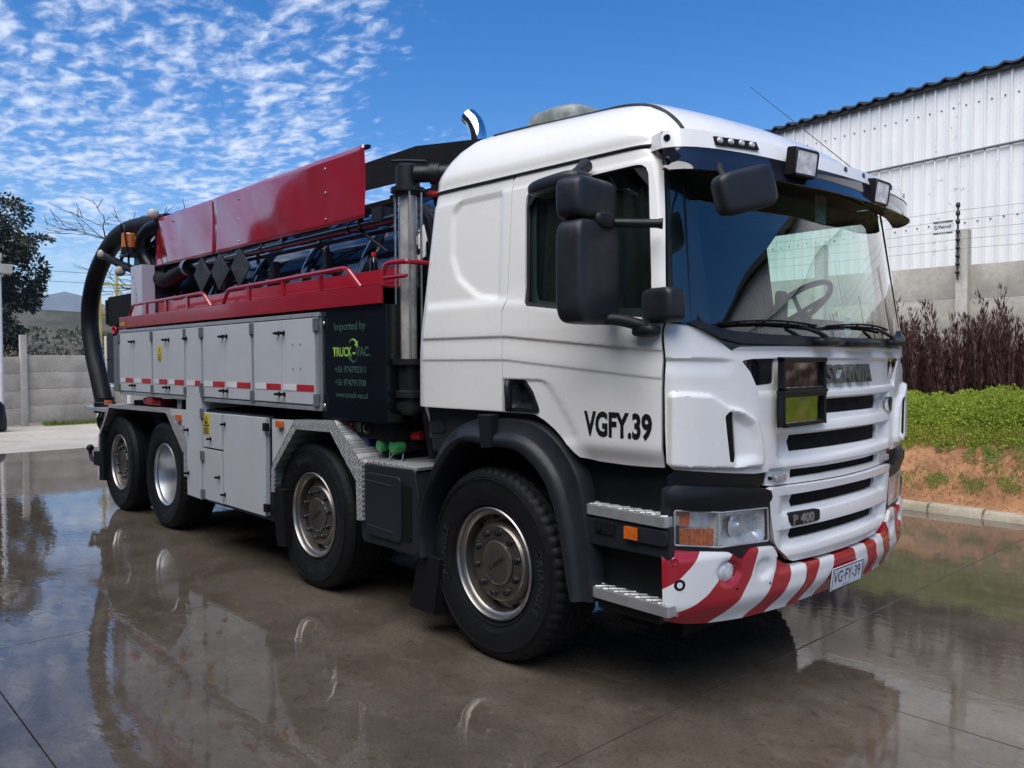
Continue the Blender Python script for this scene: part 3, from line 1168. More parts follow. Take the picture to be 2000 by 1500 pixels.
SLOTS = [rnd(rect(-.492, .492, sb, st), .012, 3) for hw, zt, zb, st, sb in TROUGH]
EYE = rnd([(.845, 1.592), (.775, 1.600), (.62, 1.603), (.622, 1.486), (.76, 1.478), (.80, 1.53)], [.01, .02, .012, .012, .03, .03], 4)
EYES = [EYE, [(-s, z) for s, z in EYE[::-1]]]
vs_b = sorted({round(v, 4) for zt, zb, st, sb in [(a[1], a[2], a[3], a[4]) for a in TROUGH] for v in (zt, zt - .002, zt - .004, zt - .006, st - .03, zb + .012, zb + .022, zb + .032, zb + .042)} |
              {1.086, 1.094, 1.102, 1.43, 1.445, 1.45, 1.458, 1.50, 1.55, 1.589, 1.595, 1.601, 1.607, 1.632, 1.64, 1.648})
bon = panel('bonnet_panel', BON, S, 'bonnet_white', T, holes=SLOTS + EYES, du=.025, vs=vs_b, rim=.02, bevel=.005, off=bon_off, angle=60)
for k, (hw, zt, zb, st, sb) in enumerate(TROUGH):
    panel('grille_insert', rect(-.53, .53, sb - .02, st + .02), S, 'black_matt', bon, du=.06, dv=.05, rim=0, off=lambda s, z: -.052)
for e in EYES:
    s0 = sum(p[0] for p in e) / len(e)
    panel('bonnet_corner_insert', [(s0 + (a - s0) * 1.08, 1.54 + (b - 1.54) * 1.08) for a, b in e], S, 'black_gloss', bon, du=.02, dv=.02, rim=0, off=lambda s, z: bon_off(s, z) - .008)
w = text_width('SCANIA', .125, bold=.003)
text('maker_lettering', 'SCANIA', .125, lambda u, v, d: SN(.246 - u, 1.482 + v, .0 + d), 'badge_grey', bon, bold=.003, extrude=.010, sx=.505 / w)

# strip under the bonnet with a slot
STR = [(.655, 1.090), (.3, 1.090), (0, 1.090), (-.3, 1.090), (-.655, 1.090), (-.66, 1.012), (0, 1.006), (.66, 1.012)]
SSL = rnd(rect(-.47, .485, 1.036, 1.083), .006, 3)
strp = panel('grille_strip', STR, S, 'bonnet_white', T, holes=[SSL], du=.05, dv=.01, rim=.02, bevel=.003, off=lambda s, z: -.022 + .0 * s)
panel('grille_insert', rect(-.53, .53, 1.025, 1.09), S, 'black_matt', strp, du=.06, dv=.05, rim=0, off=lambda s, z: -.052)
for q in (1, -1):
    MB().sup(SN(q * .57, 1.047, -.012), (.012, .05, .018), .4).build('latch_bracket', 'frame_grey', strp)
    MB().cyl(SN(q * .635, 1.05, -.02), SN(q * .635, 1.05, -.008), .008, 10).build('strip_screw', 'black_matt', strp)

# lower grille panel
LOW = rnd([(.656, 1.008), (0, 1.001), (-.656, 1.008), (-.640, .90), (-.600, .735), (-.47, .642), (0, .634), (.47, .642), (.600, .735), (.640, .90)], [.025, 0, .025, 0, .08, .10, 0, .10, .08, 0], 5)
LT = [(.565, .968, .855, .955, .896), (.565, .806, .695, .793, .742)]


def low_off(s, z):
    o = .006
    for hw, zt, zb, st, sb in LT:
        o = trough(o, s, z, hw, zt, zb, sb, .034)
    o -= .014 * sm((.69 - z) / .06)
    return o


vs_l = sorted({round(v, 4) for hw, zt, zb, st, sb in LT for v in (zt, zt - .002, zt - .004, zt - .006, st - .03, zb + .01, zb + .018, zb + .026, zb + .036)} | {.65, .66, .67, .68, .83, .99})
low = panel('lower_grille_panel', LOW, S, 'bonnet_white', T, holes=[rnd(rect(-.468, .468, sb, st), .012, 3) for hw, zt, zb, st, sb in LT], du=.025, vs=vs_l, rim=.03, bevel=.008, off=low_off, angle=60)
for hw, zt, zb, st, sb in LT:
    panel('grille_insert', rect(-.5, .5, sb - .015, st + .015), S, 'black_matt', low, du=.06, dv=.05, rim=0, off=lambda s, z: -.044)
bd = panel('power_badge', rnd([(.515, .880), (.272, .877), (.270, .819), (.490, .815), (.507, .84)], [.02, .02, .015, .02, .01], 4), S, 'dark_plastic', low, du=.03, dv=.03, rim=.02, bevel=.006, off=lambda s, z: .014)
w = text_width('P', .052, bold=.0015)
text('badge_lettering', 'P', .062, lambda u, v, d: SN(.490 - u, .825 + v, .0145 + d), 'zinc', bd, bold=.0018, extrude=.003, sx=1.1)
text('badge_lettering', '400', .062, lambda u, v, d: SN(.430 - u, .825 + v, .0145 + d), 'zinc', bd, bold=.0018, extrude=.003, sx=1.12)

# shield emblem on the bonnet's far side
def shield(k):
    return [(-.555 - .045 + (a * .045) * k, 1.340 + b * .048 * k) for a, b in ((1, .75), (.55, 1), (0, .9), (-.55, 1), (-1, .75), (-.9, .0), (-.5, -.65), (0, -1), (.5, -.65), (.9, .0))]


em = panel('shield_emblem', rnd(shield(1), .006, 2), S, 'chrome', bon, du=.03, dv=.03, rim=.02, bevel=.004, off=lambda s, z: .010)
panel('emblem_field', rnd(shield(.78), .004, 2), S, 'print_black', em, du=.03, dv=.03, rim=.003, bevel=.001, off=lambda s, z: .013)
panel('emblem_figure', [(-.585, 1.372), (-.600, 1.365), (-.618, 1.35), (-.625, 1.32), (-.606, 1.303), (-.60, 1.33)], S, 'valve_red', em, du=.03, dv=.03, rim=.002, bevel=0, off=lambda s, z: .015)
panel('emblem_figure', [(-.590, 1.368), (-.582, 1.352), (-.588, 1.315), (-.597, 1.300), (-.600, 1.345)], S, 'chrome', em, du=.03, dv=.03, rim=.002, bevel=0, off=lambda s, z: .015)

# --- placard frame with two flaps in front of the bonnet
fr = MB()
def FP(u, v, d):
    # flat frame standing off the bonnet: u to the truck's left, v up
    return Vector((1.392 + d - .03 * (u + .42) * 0 + (.02 * u), u, v))
for z0, z1 in ((1.452, 1.605), (1.292, 1.446)):
    fr.box((1.372, -.665, z0), (1.402, -.644, z1)).box((1.372, -.282, z0), (1.402, -.261, z1))
    fr.box((1.372, -.665, z0), (1.402, -.261, z0 + .016)).box((1.372, -.665, z1 - .022), (1.406, -.261, z1))
fr.box((1.368, -.670, 1.443), (1.410, -.256, 1.456))
pf = fr.build('placard_frame', 'black_paint', T, bevel=.003)
bx = MB().box((1.362, -.648, 1.290), (1.371, -.276, 1.598))
bx.build('placard_back', 'frame_grey', pf, bevel=.003)
for z0, z1 in ((1.468, 1.584), (1.308, 1.425)):
    f = MB()
    nu, nv = 24, 10
    for j in range(nv + 1):
        for i in range(nu + 1):
            f.v.append((1.384 - (.045 * (z1 - z0) * j / nv if z0 > 1.4 else 0) + .0004 * math.sin(i * .4 + j * .5) + .0003 * math.sin(j * .8 - i * .3), -.643 + .36 * i / nu, z0 + (z1 - z0) * j / nv))
    for j in range(nv):
        for i in range(nu):
            a = j * (nu + 1) + i
            f.f.append((a, a + 1, a + nu + 2, a + nu + 1))
    f.build('placard_flap', 'placard_metal', pf, angle=80)
hb = MB()
for i in range(5):
    y = -.62 + .075 * i
    hb.cyl((1.388, y, 1.464), (1.388, y + .035, 1.464), .006, 8)
    hb.cyl((1.388, y, 1.303), (1.388, y + .035, 1.303), .006, 8)
hb.build('flap_hinge', 'zinc', pf)

# --- headlamp group
trim = near(panel('headlamp_surround', [(1.226, 1.044), (1.195, 1.062), (.667, 1.010), (.640, .975), (.640, .76), (.60, .738), (.62, .725), (.70, .742), (.76, .742), (.84, .70), (.905, .742), (1.232, .785)], S, 'dark_plastic', T,
      holes=[rnd([(1.190, .955), (.95, .928), (.660, .922), (.648, .765), (.955, .771), (1.186, .800)], .012, 3)], du=.03, dv=.03, rim=.05, bevel=.006,
      off=lambda s, z: .004 + .016 * sm((z - .965) / .012) * sm((1.05 - z - .0) / .01)))
near(panel('upper_surround', [(1.225, 1.125), (1.10, 1.118), (.74, 1.082), (.655, 1.078), (.650, 1.005), (1.20, 1.055), (1.226, 1.045)], S, 'black_paint', T, du=.04, dv=.03, rim=.02, bevel=.004, off=lambda s, z: -.03))
near(panel('surround_end_cap', rnd([(1.246, 1.045), (1.208, 1.056), (1.203, .79), (1.242, .79)], .01, 3), S, 'mid_plastic', T, du=.02, dv=.05, rim=.05, bevel=.006, off=lambda s, z: .012))
hl = near(panel('headlamp', rnd([(1.190, .955), (.95, .928), (.660, .922), (.648, .765), (.955, .771), (1.186, .800)], .008, 3), S, 'lens_glass', T, du=.04, dv=.04, rim=0, off=lambda s, z: .006))
panel('lamp_housing', [(1.19, .958), (.95, .93), (.655, .926), (.645, .762), (.955, .768), (1.19, .797)], S, 'lamp_inner', hl, du=.02, dv=.02, rim=0,
      off=lambda s, z: -.012 - .05 * sm((.935 - s) / .06) * sm((s - .655) / .05) * sm((.918 - z) / .04) * sm((z - .768) / .03) - .03 * sm((s - .97) / .03) * sm((1.18 - s) / .03))
panel('indicator_lens', rnd([(1.178, .872), (.972, .855), (.972, .779), (1.176, .804)], .006, 2), S, 'amber_dark', hl, us=[.975 + .0125 * i for i in range(1, 16)], dv=.02, rim=.01, bevel=.002, off=lambda s, z: -.012 + .003 * math.sin(s * 250))
panel('side_lamp_lens', rnd([(1.178, .942), (1.10, .935), (1.10, .874), (1.178, .88)], .006, 2), S, 'amber_lens', hl, du=.02, dv=.02, rim=.01, bevel=.002, off=lambda s, z: -.022)
mb = MB()
for i in range(9):
    s = .695 + .025 * i
    mb.tube([SN(s, .80, -.006), SN(s, .885, -.006)], .0025, 5)
mb.build('lens_rib', 'lens_glass', hl)
lr = [SN(a, b, .004) for a, b in ((.963, .93), (.958, .772))]
MB().tube(lr, .007, 6).build('lens_divider', 'wrap_grey', hl)
rm = MB().tube([SN(a, b, .006) for a, b in rnd([(1.188, .953), (.95, .926), (.662, .920), (.650, .767), (.955, .773), (1.184, .802)], .008, 3)], .0045, 6, closed=True)
rm.build('lens_edge', 'wrap_grey', hl)
mb = MB().lathe([(.001, .03), (.02, .03), (.03, .012), (.052, -.004), (.06, -.004)], 24, axis='x', c=(0, 0, 0))
for i in range(len(mb.v)):
    p = Vector(mb.v[i])
    q = SN(.80, .842, -.055)
    mb.v[i] = tuple(q + Vector((p.x * .8, p.y, p.z)))
mb.build('lamp_reflector', 'lamp_inner', hl)

# --- bumper
ST = [[(1.066, .765), (1.110, .709), (1.167, .654), (1.219, .621), (1.5, .45)], [(.86, .80), (.899, .732), (.965, .634), (1.025, .575), (1.097, .536), (1.151, .517), (1.206, .497), (1.4, .43)],
      [(.72, .80), (.734, .729), (.776, .621), (.843, .526), (.919, .467), (.986, .433), (1.05, .40)], [(.57, .80), (.598, .671), (.643, .557), (.697, .481), (.769, .427), (.80, .40)],
      [(.49, .80), (.495, .625), (.505, .571), (.560, .486), (.624, .425), (.65, .40)], [(.37, .80), (.375, .621), (.388, .553), (.470, .434), (.49, .40)],
      [(.24, .80), (.245, .621), (.286, .537), (.350, .437), (.37, .40)], [(.10, .80), (.106, .629), (.123, .570), (.226, .455), (.26, .40)]]


def bar_uv(s, z):
    s = abs(s)
    d = 1e9
    col = 0                       # 0 red, 1 white
    for k, b in enumerate(ST):
        zz = [q[1] for q in b][::-1]
        sv = [q[0] for q in b][::-1]
        sb = float(np.interp(z, zz, sv))
        if s < sb:
            col = (k + 1) % 2
        d = min(d, abs(s - sb))
    return (.5 + (1 if col else -1) * min(.5, d * 12), .3)


BUMP = [(1.236, .788), (1.08, .768), (.911, .748), (.845, .708), (.815, .706), (.765, .750), (.637, .742), (.612, .715), (.59, .672), (.52, .638), (.46, .625), (.3, .622), (0, .620)]
BBOT = [(1.225, .470), (1.15, .452), (1.0, .432), (.776, .420), (.5, .422), (.2, .432), (0, .436)]
BO = BUMP + [(-s, z) for s, z in BUMP[::-1][1:]] + [(-s, z) for s, z in BBOT] + [(s, z) for s, z in BBOT[::-1][1:]]


def bump_off(s, z):
    a = abs(s)
    o = .010 - .05 * sm((.54 - z) / .13) - .012 * sm((z - (.735 if a > .6 else .60)) / .03)
    o += .012 * sm((a - .36) / .02) * sm((.5 - abs(.64 - .64)) / .01)
    for c, r in (((.912, .658), .066), ((.688, .648), .056)):
        d = math.hypot(a - c[0], (z - c[1]) * 1.15)
        o -= .014 * sm((r - d) / .014)
    return o


holes = []
for q in (1, -1):
    holes.append([(q * .912 + .052 * math.cos(t), .658 + .047 * math.sin(t)) for t in [2 * math.pi * i / 24 for i in range(24)]])
bump_ = panel('bumper', BO, S, 'hazard_paint', T, holes=holes, du=.0165, dv=.0135, rim=.04, bevel=.007, off=bump_off, uv=bar_uv, angle=55)
for q in (1, -1):
    mb = MB()
    c = SN(q * .912, .658, .0)
    n = (SN(q * .912, .658, 1) - c).normalized()
    rot = n.to_track_quat('Y', 'Z').to_matrix()
    mb.lathe([(.0005, .012), (.02, .011), (.04, .006), (.050, -.004)], 28)
    mb.v = [tuple(c + rot @ Vector(p)) for p in mb.v]
    fog = mb.build('fog_lamp', 'lens_frost', bump_)
    mb = MB()
    mb.lathe([(.0005, -.035), (.015, -.034), (.03, -.025), (.045, -.008), (.052, .0)], 20)
    mb.v = [tuple(c + rot @ Vector(p)) for p in mb.v]
    mb.build('fog_reflector', 'chrome', fog)
    c = SN(q * .688, .648, .0)
    n = (SN(q * .688, .648, 1) - c).normalized()
    rot = n.to_track_quat('Y', 'Z').to_matrix()
    mb = MB().lathe([(.0005, .0035), (.036, .0035), (.041, .001), (.042, -.01)], 28)
    mb.v = [tuple(c + rot @ Vector(p)) for p in mb.v]
    mb.build('bumper_cap', 'white_paint', bump_)
    for (s, z, r, mt) in ((1.187, .734, .015, 'hazard_red'), (1.164, .631, .021, 'black_matt'), (1.174, .506, .015, 'hazard_red'), (.862, .580, .005, 'black_matt'), (.650, .574, .005, 'black_matt')):
        c = SN(q * s, z, bump_off(s, z))
        n = (SN(q * s, z, 1) - SN(q * s, z, 0)).normalized()
        rot = n.to_track_quat('Y', 'Z').to_matrix()
        mb = MB().lathe([(.0005, -.004), (r * .55, -.004), (r * .6, -.001), (r * .85, .003), (r, .003), (r * 1.25, -.001)], 16)
        if mt == 'hazard_red':
            mb.lathe([(.0005, .003), (r * .35, .003), (r * .42, -.004)], 8)
        mb.v = [tuple(c + rot @ Vector(p)) for p in mb.v]
        mb.build('bumper_bolt', mt, bump_)

# number plate
pl = MB().box((0, -.168, -.057), (.006, .168, .057))
plate = pl.build('number_plate', 'plate_white', T, bevel=.002)
PB = SN(0, .506, .006)
plate.location = (PB.x + .014, 0, .506)
plate.rotation_euler = (0, R(6), 0)
pe = MB()
for lo, hi in (((.006, -.166, .051), (.0075, .166, .055)), ((.006, -.166, -.055), (.0075, .166, -.051)), ((.006, -.166, -.051), (.0075, -.162, .051)), ((.006, .162, -.051), (.0075, .166, .051))):
    pe.box(lo, hi)
pe.build('plate_border', 'print_black', plate)
w = text_width('VG\u00b7FY-39', .088)
text('plate_lettering', 'VG\u00b7FY-39', .084, lambda u, v, d: (.0068 + d, -.152 + u, -.022 + v), 'print_black', plate, sx=.304 / w, bold=.0008)
text('plate_lettering', 'CHILE', .020, lambda u, v, d: (.0068 + d, -.058 + u, -.047 + v), 'print_black', plate, sx=1.25, spacing=1.3)
# --- sun visor: white band over a smoked lip, curved across the front
VC = _curve([(1.425, 0), (1.417, .25), (1.395, .5), (1.345, .78), (1.285, .97), (1.225, 1.085), (1.165, 1.145), (1.11, 1.168)])
VL = np.concatenate([[0], np.cumsum(np.linalg.norm(np.diff(VC, axis=0), axis=1))])
VEND = float(VL[-1])


def VS(s, z, d=0.0):
    a = min(abs(s), VEND)
    x = float(np.interp(a, VL, VC[:, 0]))
    y = float(np.interp(a, VL, VC[:, 1]))
    k = z - 2.47
    back = .55 * max(0, k) ** 1.15 * (1 - .55 * sm((a - .9) / .35)) - .10 * min(0, k) * -1 * 0
    x2 = float(np.interp(min(a + .01, VEND), VL, VC[:, 0]))
    tx, ty = x2 - x, float(np.interp(min(a + .01, VEND), VL, VC[:, 1])) - y
    l = math.hypot(tx, ty) or 1
    nx, ny = (ty / l, -tx / l) if l > 1e-6 and a < VEND - .011 else (.3, .95)
    x -= back * (nx if nx > .5 else .5)
    y -= back * max(0, ny) * .35
    return (x + nx * d, -(y + ny * d) if s >= 0 else (y + ny * d), z)


def vmid(s):
    return 2.484 + .020 * sm((abs(s) - .4) / .9)


def vtop(s):
    return 2.552 + .030 * sm((abs(s) - .3) / .9)


def vlip(s):
    return 2.388 + .018 * sm((abs(s) - .5) / .7)


sv = [VEND * i / 14 for i in range(-14, 15)]
WB = [(s, vtop(s)) for s in sv] + [(s, vmid(s)) for s in sv[::-1]]
visor = panel('visor', rnd(WB, [.03] + [0] * 27 + [.03] + [0] * 29, 4), lambda s, z: VS(s, z, .004), 'white_paint', T, du=.05, dv=.015, rim=.02, bevel=.005, centre=(0, 0, 2.3), angle=60)
tp = MB()
for i, s in enumerate(sv):
    tp.v += [VS(s, vtop(s) - .004), tuple(SN(s * 1.0, 2.60, -.03))]
for i in range(len(sv) - 1):
    tp.f.append((2 * i, 2 * i + 1, 2 * i + 3, 2 * i + 2))
k_ = len(tp.v)
for q in (1, -1):
    k_ = len(tp.v)
    tp.v += [VS(q * VEND, vtop(VEND) - .004), tuple(SN(q * VEND, 2.60, -.03)), tuple(SN(q * VEND, 2.52, -.02)), VS(q * VEND, vmid(VEND))]
    tp.f.append((k_, k_ + 1, k_ + 2, k_ + 3))
tp.build('visor_top', 'white_paint', visor, angle=60)
LB = [(s, vmid(s) - .003) for s in sv] + [(s, vlip(s)) for s in sv[::-1]]
lip = panel('visor_lip', rnd(LB, [.02] + [0] * 27 + [.02] + [.06] + [0] * 27 + [.06], 5), lambda s, z: VS(s, z, .02 * sm((2.44 - z) / .06)), 'visor_smoke', T, du=.04, dv=.02, rim=.008, bevel=.003, centre=(0, 0, 2.3), angle=60)
un = MB()
m_ = 6
for i, s in enumerate(sv):
    a, b = Vector(VS(s, vlip(s) + .002, .012)), SN(s * (1.085 / VEND), 2.465, .004)
    for k in range(m_ + 1):
        t = k / m_
        q = a.lerp(b, t)
        q.z += .022 * math.sin(math.pi * t) * .6
        un.v.append(tuple(q))
for i in range(len(sv) - 1):
    for k in range(m_):
        a = i * (m_ + 1) + k
        un.f.append((a, a + 1, a + m_ + 2, a + m_ + 1))
un.build('visor_underside', 'black_paint', lip, angle=70)
for s, z in ((1.235, 2.545), (1.235, 2.447), (.86, 2.535), (.50, 2.522), (.10, 2.522)):
    for q in (1, -1):
        c = Vector(VS(q * s, z, .006))
        n = (Vector(VS(q * s, z, .1)) - Vector(VS(q * s, z, 0))).normalized()
        rot = n.to_track_quat('Y', 'Z').to_matrix()
        m2 = MB().lathe([(.0005, .004), (.008, .004), (.0085, .0), (.013, .004), (.016, .0)], 12)
        m2.v = [tuple(c + rot @ Vector(p)) for p in m2.v]
        m2.build('visor_bolt', 'black_gloss', visor)

# spotlights let into the visor
for y0 in (-.555, .225):
    sp_s = -y0 - .0
    base = Vector(VS(-y0 - .055 if y0 < 0 else -y0 - .055, 2.475, .0))
    mb = MB().box((-.03, -.088, -.066), (.020, .088, .062))
    o = mb.build('spotlight', 'black_matt', T, bevel=.012, seg=3)
    o.location = (1.425, -.553 if y0 < 0 else .235, 2.482 if y0 < 0 else 2.455)
    yaw = R(-6 if y0 < 0 else 0)
    o.rotation_euler = (0, R(8), yaw)
    rim_ = MB()
    rim_.tube([(.021, a, b) for a, b in rnd(rect(-.080, .080, -.056, .052), .012, 4)], .007, 6, closed=True)
    rim_.build('spotlight_bezel', 'dark_plastic', o)
    g = MB().box((.012, -.077, -.052), (.0235, .077, .048))
    g.build('spotlight_glass', 'lens_frost', o)
    lb = MB().box((.0236, -.016, -.006), (.0245, .016, .010))
    lb.build('spotlight_mark', 'stripe_white', o)
# LED strip
led = MB()
for i in range(9):
    s = 1.02 - .235 * i / 8
    led.v += [VS(s, 2.512 + .004, .006), VS(s, 2.548 + .006, .006), VS(s, 2.512 + .004, .016), VS(s, 2.548 + .006, .014)]
for i in range(8):
    a = 4 * i
    led.f += [(a + 2, a + 6, a + 7, a + 3), (a, a + 2, a + 3, a + 1) if i == 0 else (a + 1, a + 3, a + 7, a + 5), (a, a + 4, a + 6, a + 2)]
ledo = led.build('led_strip', 'black_matt', visor)
for i in range(4):
    s = .995 - .058 * i
    mb = MB().sup(VS(s, 2.531 + .004, .016), (.010, .019, .014), .9, 14, 8)
    mb.build('led_lens', 'lens_frost', ledo)
# aerial
MB().tube([VS(-.10, 2.552, -.02), (.90, -.12, 3.045)], [.0024, .0014], 6).build('aerial', 'dark_plastic', T)
# covered beacon bar on the roof
mb = MB().sup((.06, -.62, 2.925), (.21, .20, .075), .55, 30, 14)
bb = mb.build('roof_beacon_cover', 'cover_grey', T, angle=80)
mb = MB().tube([(-.14, -.62, 2.90), (.02, -.815, 2.895), (.22, -.74, 2.89)], .006, 6)
mb.build('cover_cord', 'stripe_white', bb)

# --- mirrors (near side, twinned)
rotm = Matrix.Rotation(R(6), 3, 'Z')
mm = MB().sup((.92, -1.425, 1.968), (.075, .155, .218), .32, 40, 24, rotm).build('main_mirror', 'mid_plastic', T, angle=80)
MB().sup((.905, -1.42, 2.275), (.075, .150, .092), .42, 36, 18, rotm).build('wide_mirror', 'mid_plastic', T, angle=80)
MB().sup((.965, -1.395, 2.188), (.04, .06, .035), .6, 20, 10).build('mirror_joint', 'dark_plastic', mm)
MB().tube(smooth_path([(.95, -1.36, 2.185), (1.02, -1.31, 2.180), (1.15, -1.215, 2.172)], 6), [.019] * 12 + [.024], 12).build('mirror_arm', 'dark_plastic', T)
fo = MB().tube(smooth_path([(.93, -1.40, 1.775), (1.0, -1.33, 1.77), (1.065, -1.27, 1.748), (1.085, -1.245, 1.735)], 6), [.026] * 16 + [.022, .022, .022], 12).build('mirror_bracket', 'dark_plastic', T)
MB().sup((1.085, -1.245, 1.722), (.06, .045, .026), .6, 22, 12).build('bracket_foot', 'dark_plastic', fo)
km = MB().sup((.655, -1.33, 2.398), (.165, .085, .038), .62, 34, 16, Matrix.Rotation(R(-4), 3, 'Y')).build('kerb_mirror', 'mid_plastic', T, angle=80)
MB().tube([(.70, -1.30, 2.42), (.69, -1.235, 2.465), (.68, -1.175, 2.505)], [.03, .028, .034], 12).build('mirror_stem', 'dark_plastic', km)
fm = MB().sup((1.445, -1.065, 2.285), (.05, .135, .088), .42, 36, 18, Matrix.Rotation(R(-24), 3, 'Z') @ Matrix.Rotation(R(15), 3, 'X')).build('front_mirror', 'mid_plastic', T, angle=80)
MB().tube(smooth_path([(1.43, -1.08, 2.31), (1.40, -1.09, 2.30), (1.36, -1.09, 2.36), (1.30, -1.02, 2.42)], 6), .014, 10).build('mirror_stem', 'dark_plastic', fm)
# cover at the foot of the windscreen pillar
MB().sup((1.135, -1.195, 1.83), (.10, .055, .075), .4, 30, 14, Matrix.Rotation(R(-14), 3, 'Z')).build('pillar_foot_cover', 'mid_plastic', T, angle=80)

# --- cab interior
lin = []
TW = rnd([(2.06, 1.90), (2.11, 2.44), (1.29, 2.45), (1.30, 1.82)], .05, 4)
mirr = lambda P: [(8.404 - s, z) for s, z in P]
full = lambda s, z: S(s, z) if s <= 4.202 else (lambda p: (p[0], -p[1], p[2]))(S(8.404 - s, z))
it = panel('cab_lining', [(1.20, 1.15), (1.20, 2.53), (7.204, 2.53), (7.204, 1.15)], full, 'trim_grey', T, holes=[TW, mirr(TW)], du=.12, dv=.12, rim=0, off=lambda s, z: -.055)
mb = MB().box((-.62, -1.1, 2.47), (1.02, 1.1, 2.49)).box((-.55, -1.12, 1.16), (1.05, 1.12, 1.18))
mb.build('headlining', 'trim_grey', it)
dsh = MB().sup((.93, 0, 1.56), (.25, .98, .16), .35, 40, 16)
dsh.sup((.92, .58, 1.68), (.20, .34, .10), .5, 26, 12)
dash = dsh.build('dashboard', 'dash_grey', T, angle=70)
rotw = Matrix.Rotation(R(-38), 3, 'Y')
mb = MB().tube([Vector((.80, .56, 1.90)) + rotw @ Vector((.235 * math.cos(t), .235 * math.sin(t), 0)) for t in [2 * math.pi * i / 36 for i in range(36)]], .017, 8, closed=True)
for a in (90, 210, 330):
    mb.tube([(.80 + .03, .56, 1.875), Vector((.80, .56, 1.90)) + rotw @ Vector((.225 * math.cos(R(a + 90)), .225 * math.sin(R(a + 90)), 0))], .014, 8)
mb.tube([(.84, .56, 1.87), (.95, .56, 1.70)], .035, 10)
mb.build('steering_wheel', 'dark_plastic', T)
for y in (.58, -.58):
    mb = MB().sup((.15, y, 1.62), (.27, .26, .09), .4).sup((-.12, y, 1.95), (.09, .24, .36), .4).sup((-.15, y, 2.30), (.06, .13, .09), .6)
    mb.build('seat', 'cloth_dark', T, angle=70)
# drawn black curtain behind the near door's window
cur = MB()
for j in range(2):
    for i in range(60):
        s = 1.22 + (2.17 - 1.22) * i / 59
        cur.v.append(tuple(SN(s, 1.74 + .75 * j, -.10 + .016 * math.sin(i * .9) + .006 * math.sin(i * 2.3))))
for i in range(59):
    cur.f.append((i, i + 1, 60 + i + 1, 60 + i))
cur.build('window_curtain', 'cloth_dark', T, angle=80)
MB().sup((1.185, -.30, 1.86), (.012, .05, .075), .4).build('phone_holder', 'dark_plastic', dash)
mb = MB().box((0, -.034, -.045), (.002, .034, .045))
stk = mb.build('windscreen_sticker', 'plate_white', T)
q = SN(-.06, 1.765, -.012)
stk.location = q
mb = MB().box((0, -.06, -.07), (.002, .06, .07))
s2 = mb.build('windscreen_sticker', 'cover_grey', T)
s2.location = SN(.05, 2.36, -.012)

# --- steps, wheel arch and dark skirts under the cab
side = lambda y: (lambda u, v, d: (u, y - d, v))
SK = [(.62, 1.335), (.72, 1.20), (1.16, 1.16), (1.16, .47), (.70, .47)]
mb = MB().prism([(.50, 1.34), (.60, 1.25), (.70, 1.18), (1.12, 1.16), (1.12, .47), (.73, .47), (.70, .75), (.66, .95)], side(-1.13), -.03, 0)
near(mb.build('step_well', 'black_paint', T))
mb = MB().prism([(.70, .868), (1.172, .885), (1.172, .745), (.715, .742)], side(-1.20), -.08, 0)
ms = mb.build('step_riser', 'mid_plastic', T, bevel=.01)
near(ms)
mb = MB().prism(rnd([(.93, .862), (1.17, .868), (1.17, .80), (.94, .80)], .02, 3), side(-1.20), 0, .016)
mb.build('riser_pad', 'mid_plastic', ms, bevel=.004)
mb = MB().prism(rect(.944, 1.018, .806, .862), side(-1.217), 0, .010)
mb.build('side_marker', 'amber_lens', ms, bevel=.003)
mb = MB().prism(rnd(rect(.755, .872, .803, .860), .008, 3), side(-1.2005), 0, .008).prism(rnd(rect(.775, .80, .815, .85), .008, 3), side(-1.208), 0, .012)
mb.build('riser_socket', 'black_matt', ms, bevel=.002)


def step(name, pts, z0, z1):
    mb = MB().prism(pts, lambda u, v, d: (u, v, d), z0, z1)
    o = near(mb.build(name, 'alu_step', T, bevel=.004))
    g = MB()
    xs0, xs1 = min(p[0] for p in pts), max(p[0] for p in pts)
    y0, y1 = min(p[1] for p in pts), max(p[1] for p in pts)
    for k in range(-14, 28):
        for sgn in (1, -1):
            a = Vector((xs0 + k * .062, y0, z1 + .002))
            seg = []
            for i in range(31):
                p = a + Vector((sgn * (y1 - y0) * 1.0 * i / 30, (y1 - y0) * i / 30, 0))
                if inside_dist(pts, p.x, p.y) > .006:
                    seg.append(p)
            if len(seg) > 1:
                g.tube([seg[0], seg[-1]], .0035, 4)
    g.build('step_grip', 'zinc', o)


STEP = rnd([(.69, -1.205), (1.165, -1.215), (1.165, -1.00), (.80, -1.00), (.70, -1.08)], [.03, .02, .02, .08, .06], 4)
step('cab_step', STEP, .880, .926)
step('cab_step', [(x + .035 - (.02 if x > 1 else 0), y) for x, y in STEP], .497, .545)
mb = MB().box((.74, -1.17, .44), (1.10, -.7, .495))
near(mb.build('step_base', 'dark_plastic', T, bevel=.01))

AO = [(-.60, .475), (-.607, .608), (-.56, .811), (-.47, .995), (-.385, 1.138), (-.24, 1.242), (-.05, 1.298), (.10, 1.305), (.305, 1.306), (.45, 1.268), (.56, 1.195), (.66, 1.073), (.70, .926), (.735, .70), (.748, .47)]
AI = [(-.515, .465), (-.535, .618), (-.49, .806), (-.382, .972), (-.258, 1.105), (-.14, 1.158), (-.045, 1.152), (.085, 1.145), (.24, 1.141), (.37, 1.079), (.464, .988), (.54, .833), (.598, .593), (.63, .465)]
AO = [tuple(p)[:2] for p in [(q.x, q.y) for q in smooth_path([Vector((a, b, 0)) for a, b in AO], 3)]]
AI = [tuple(p)[:2] for p in [(q.x, q.y) for q in smooth_path([Vector((a, b, 0)) for a, b in AI], 3)]]


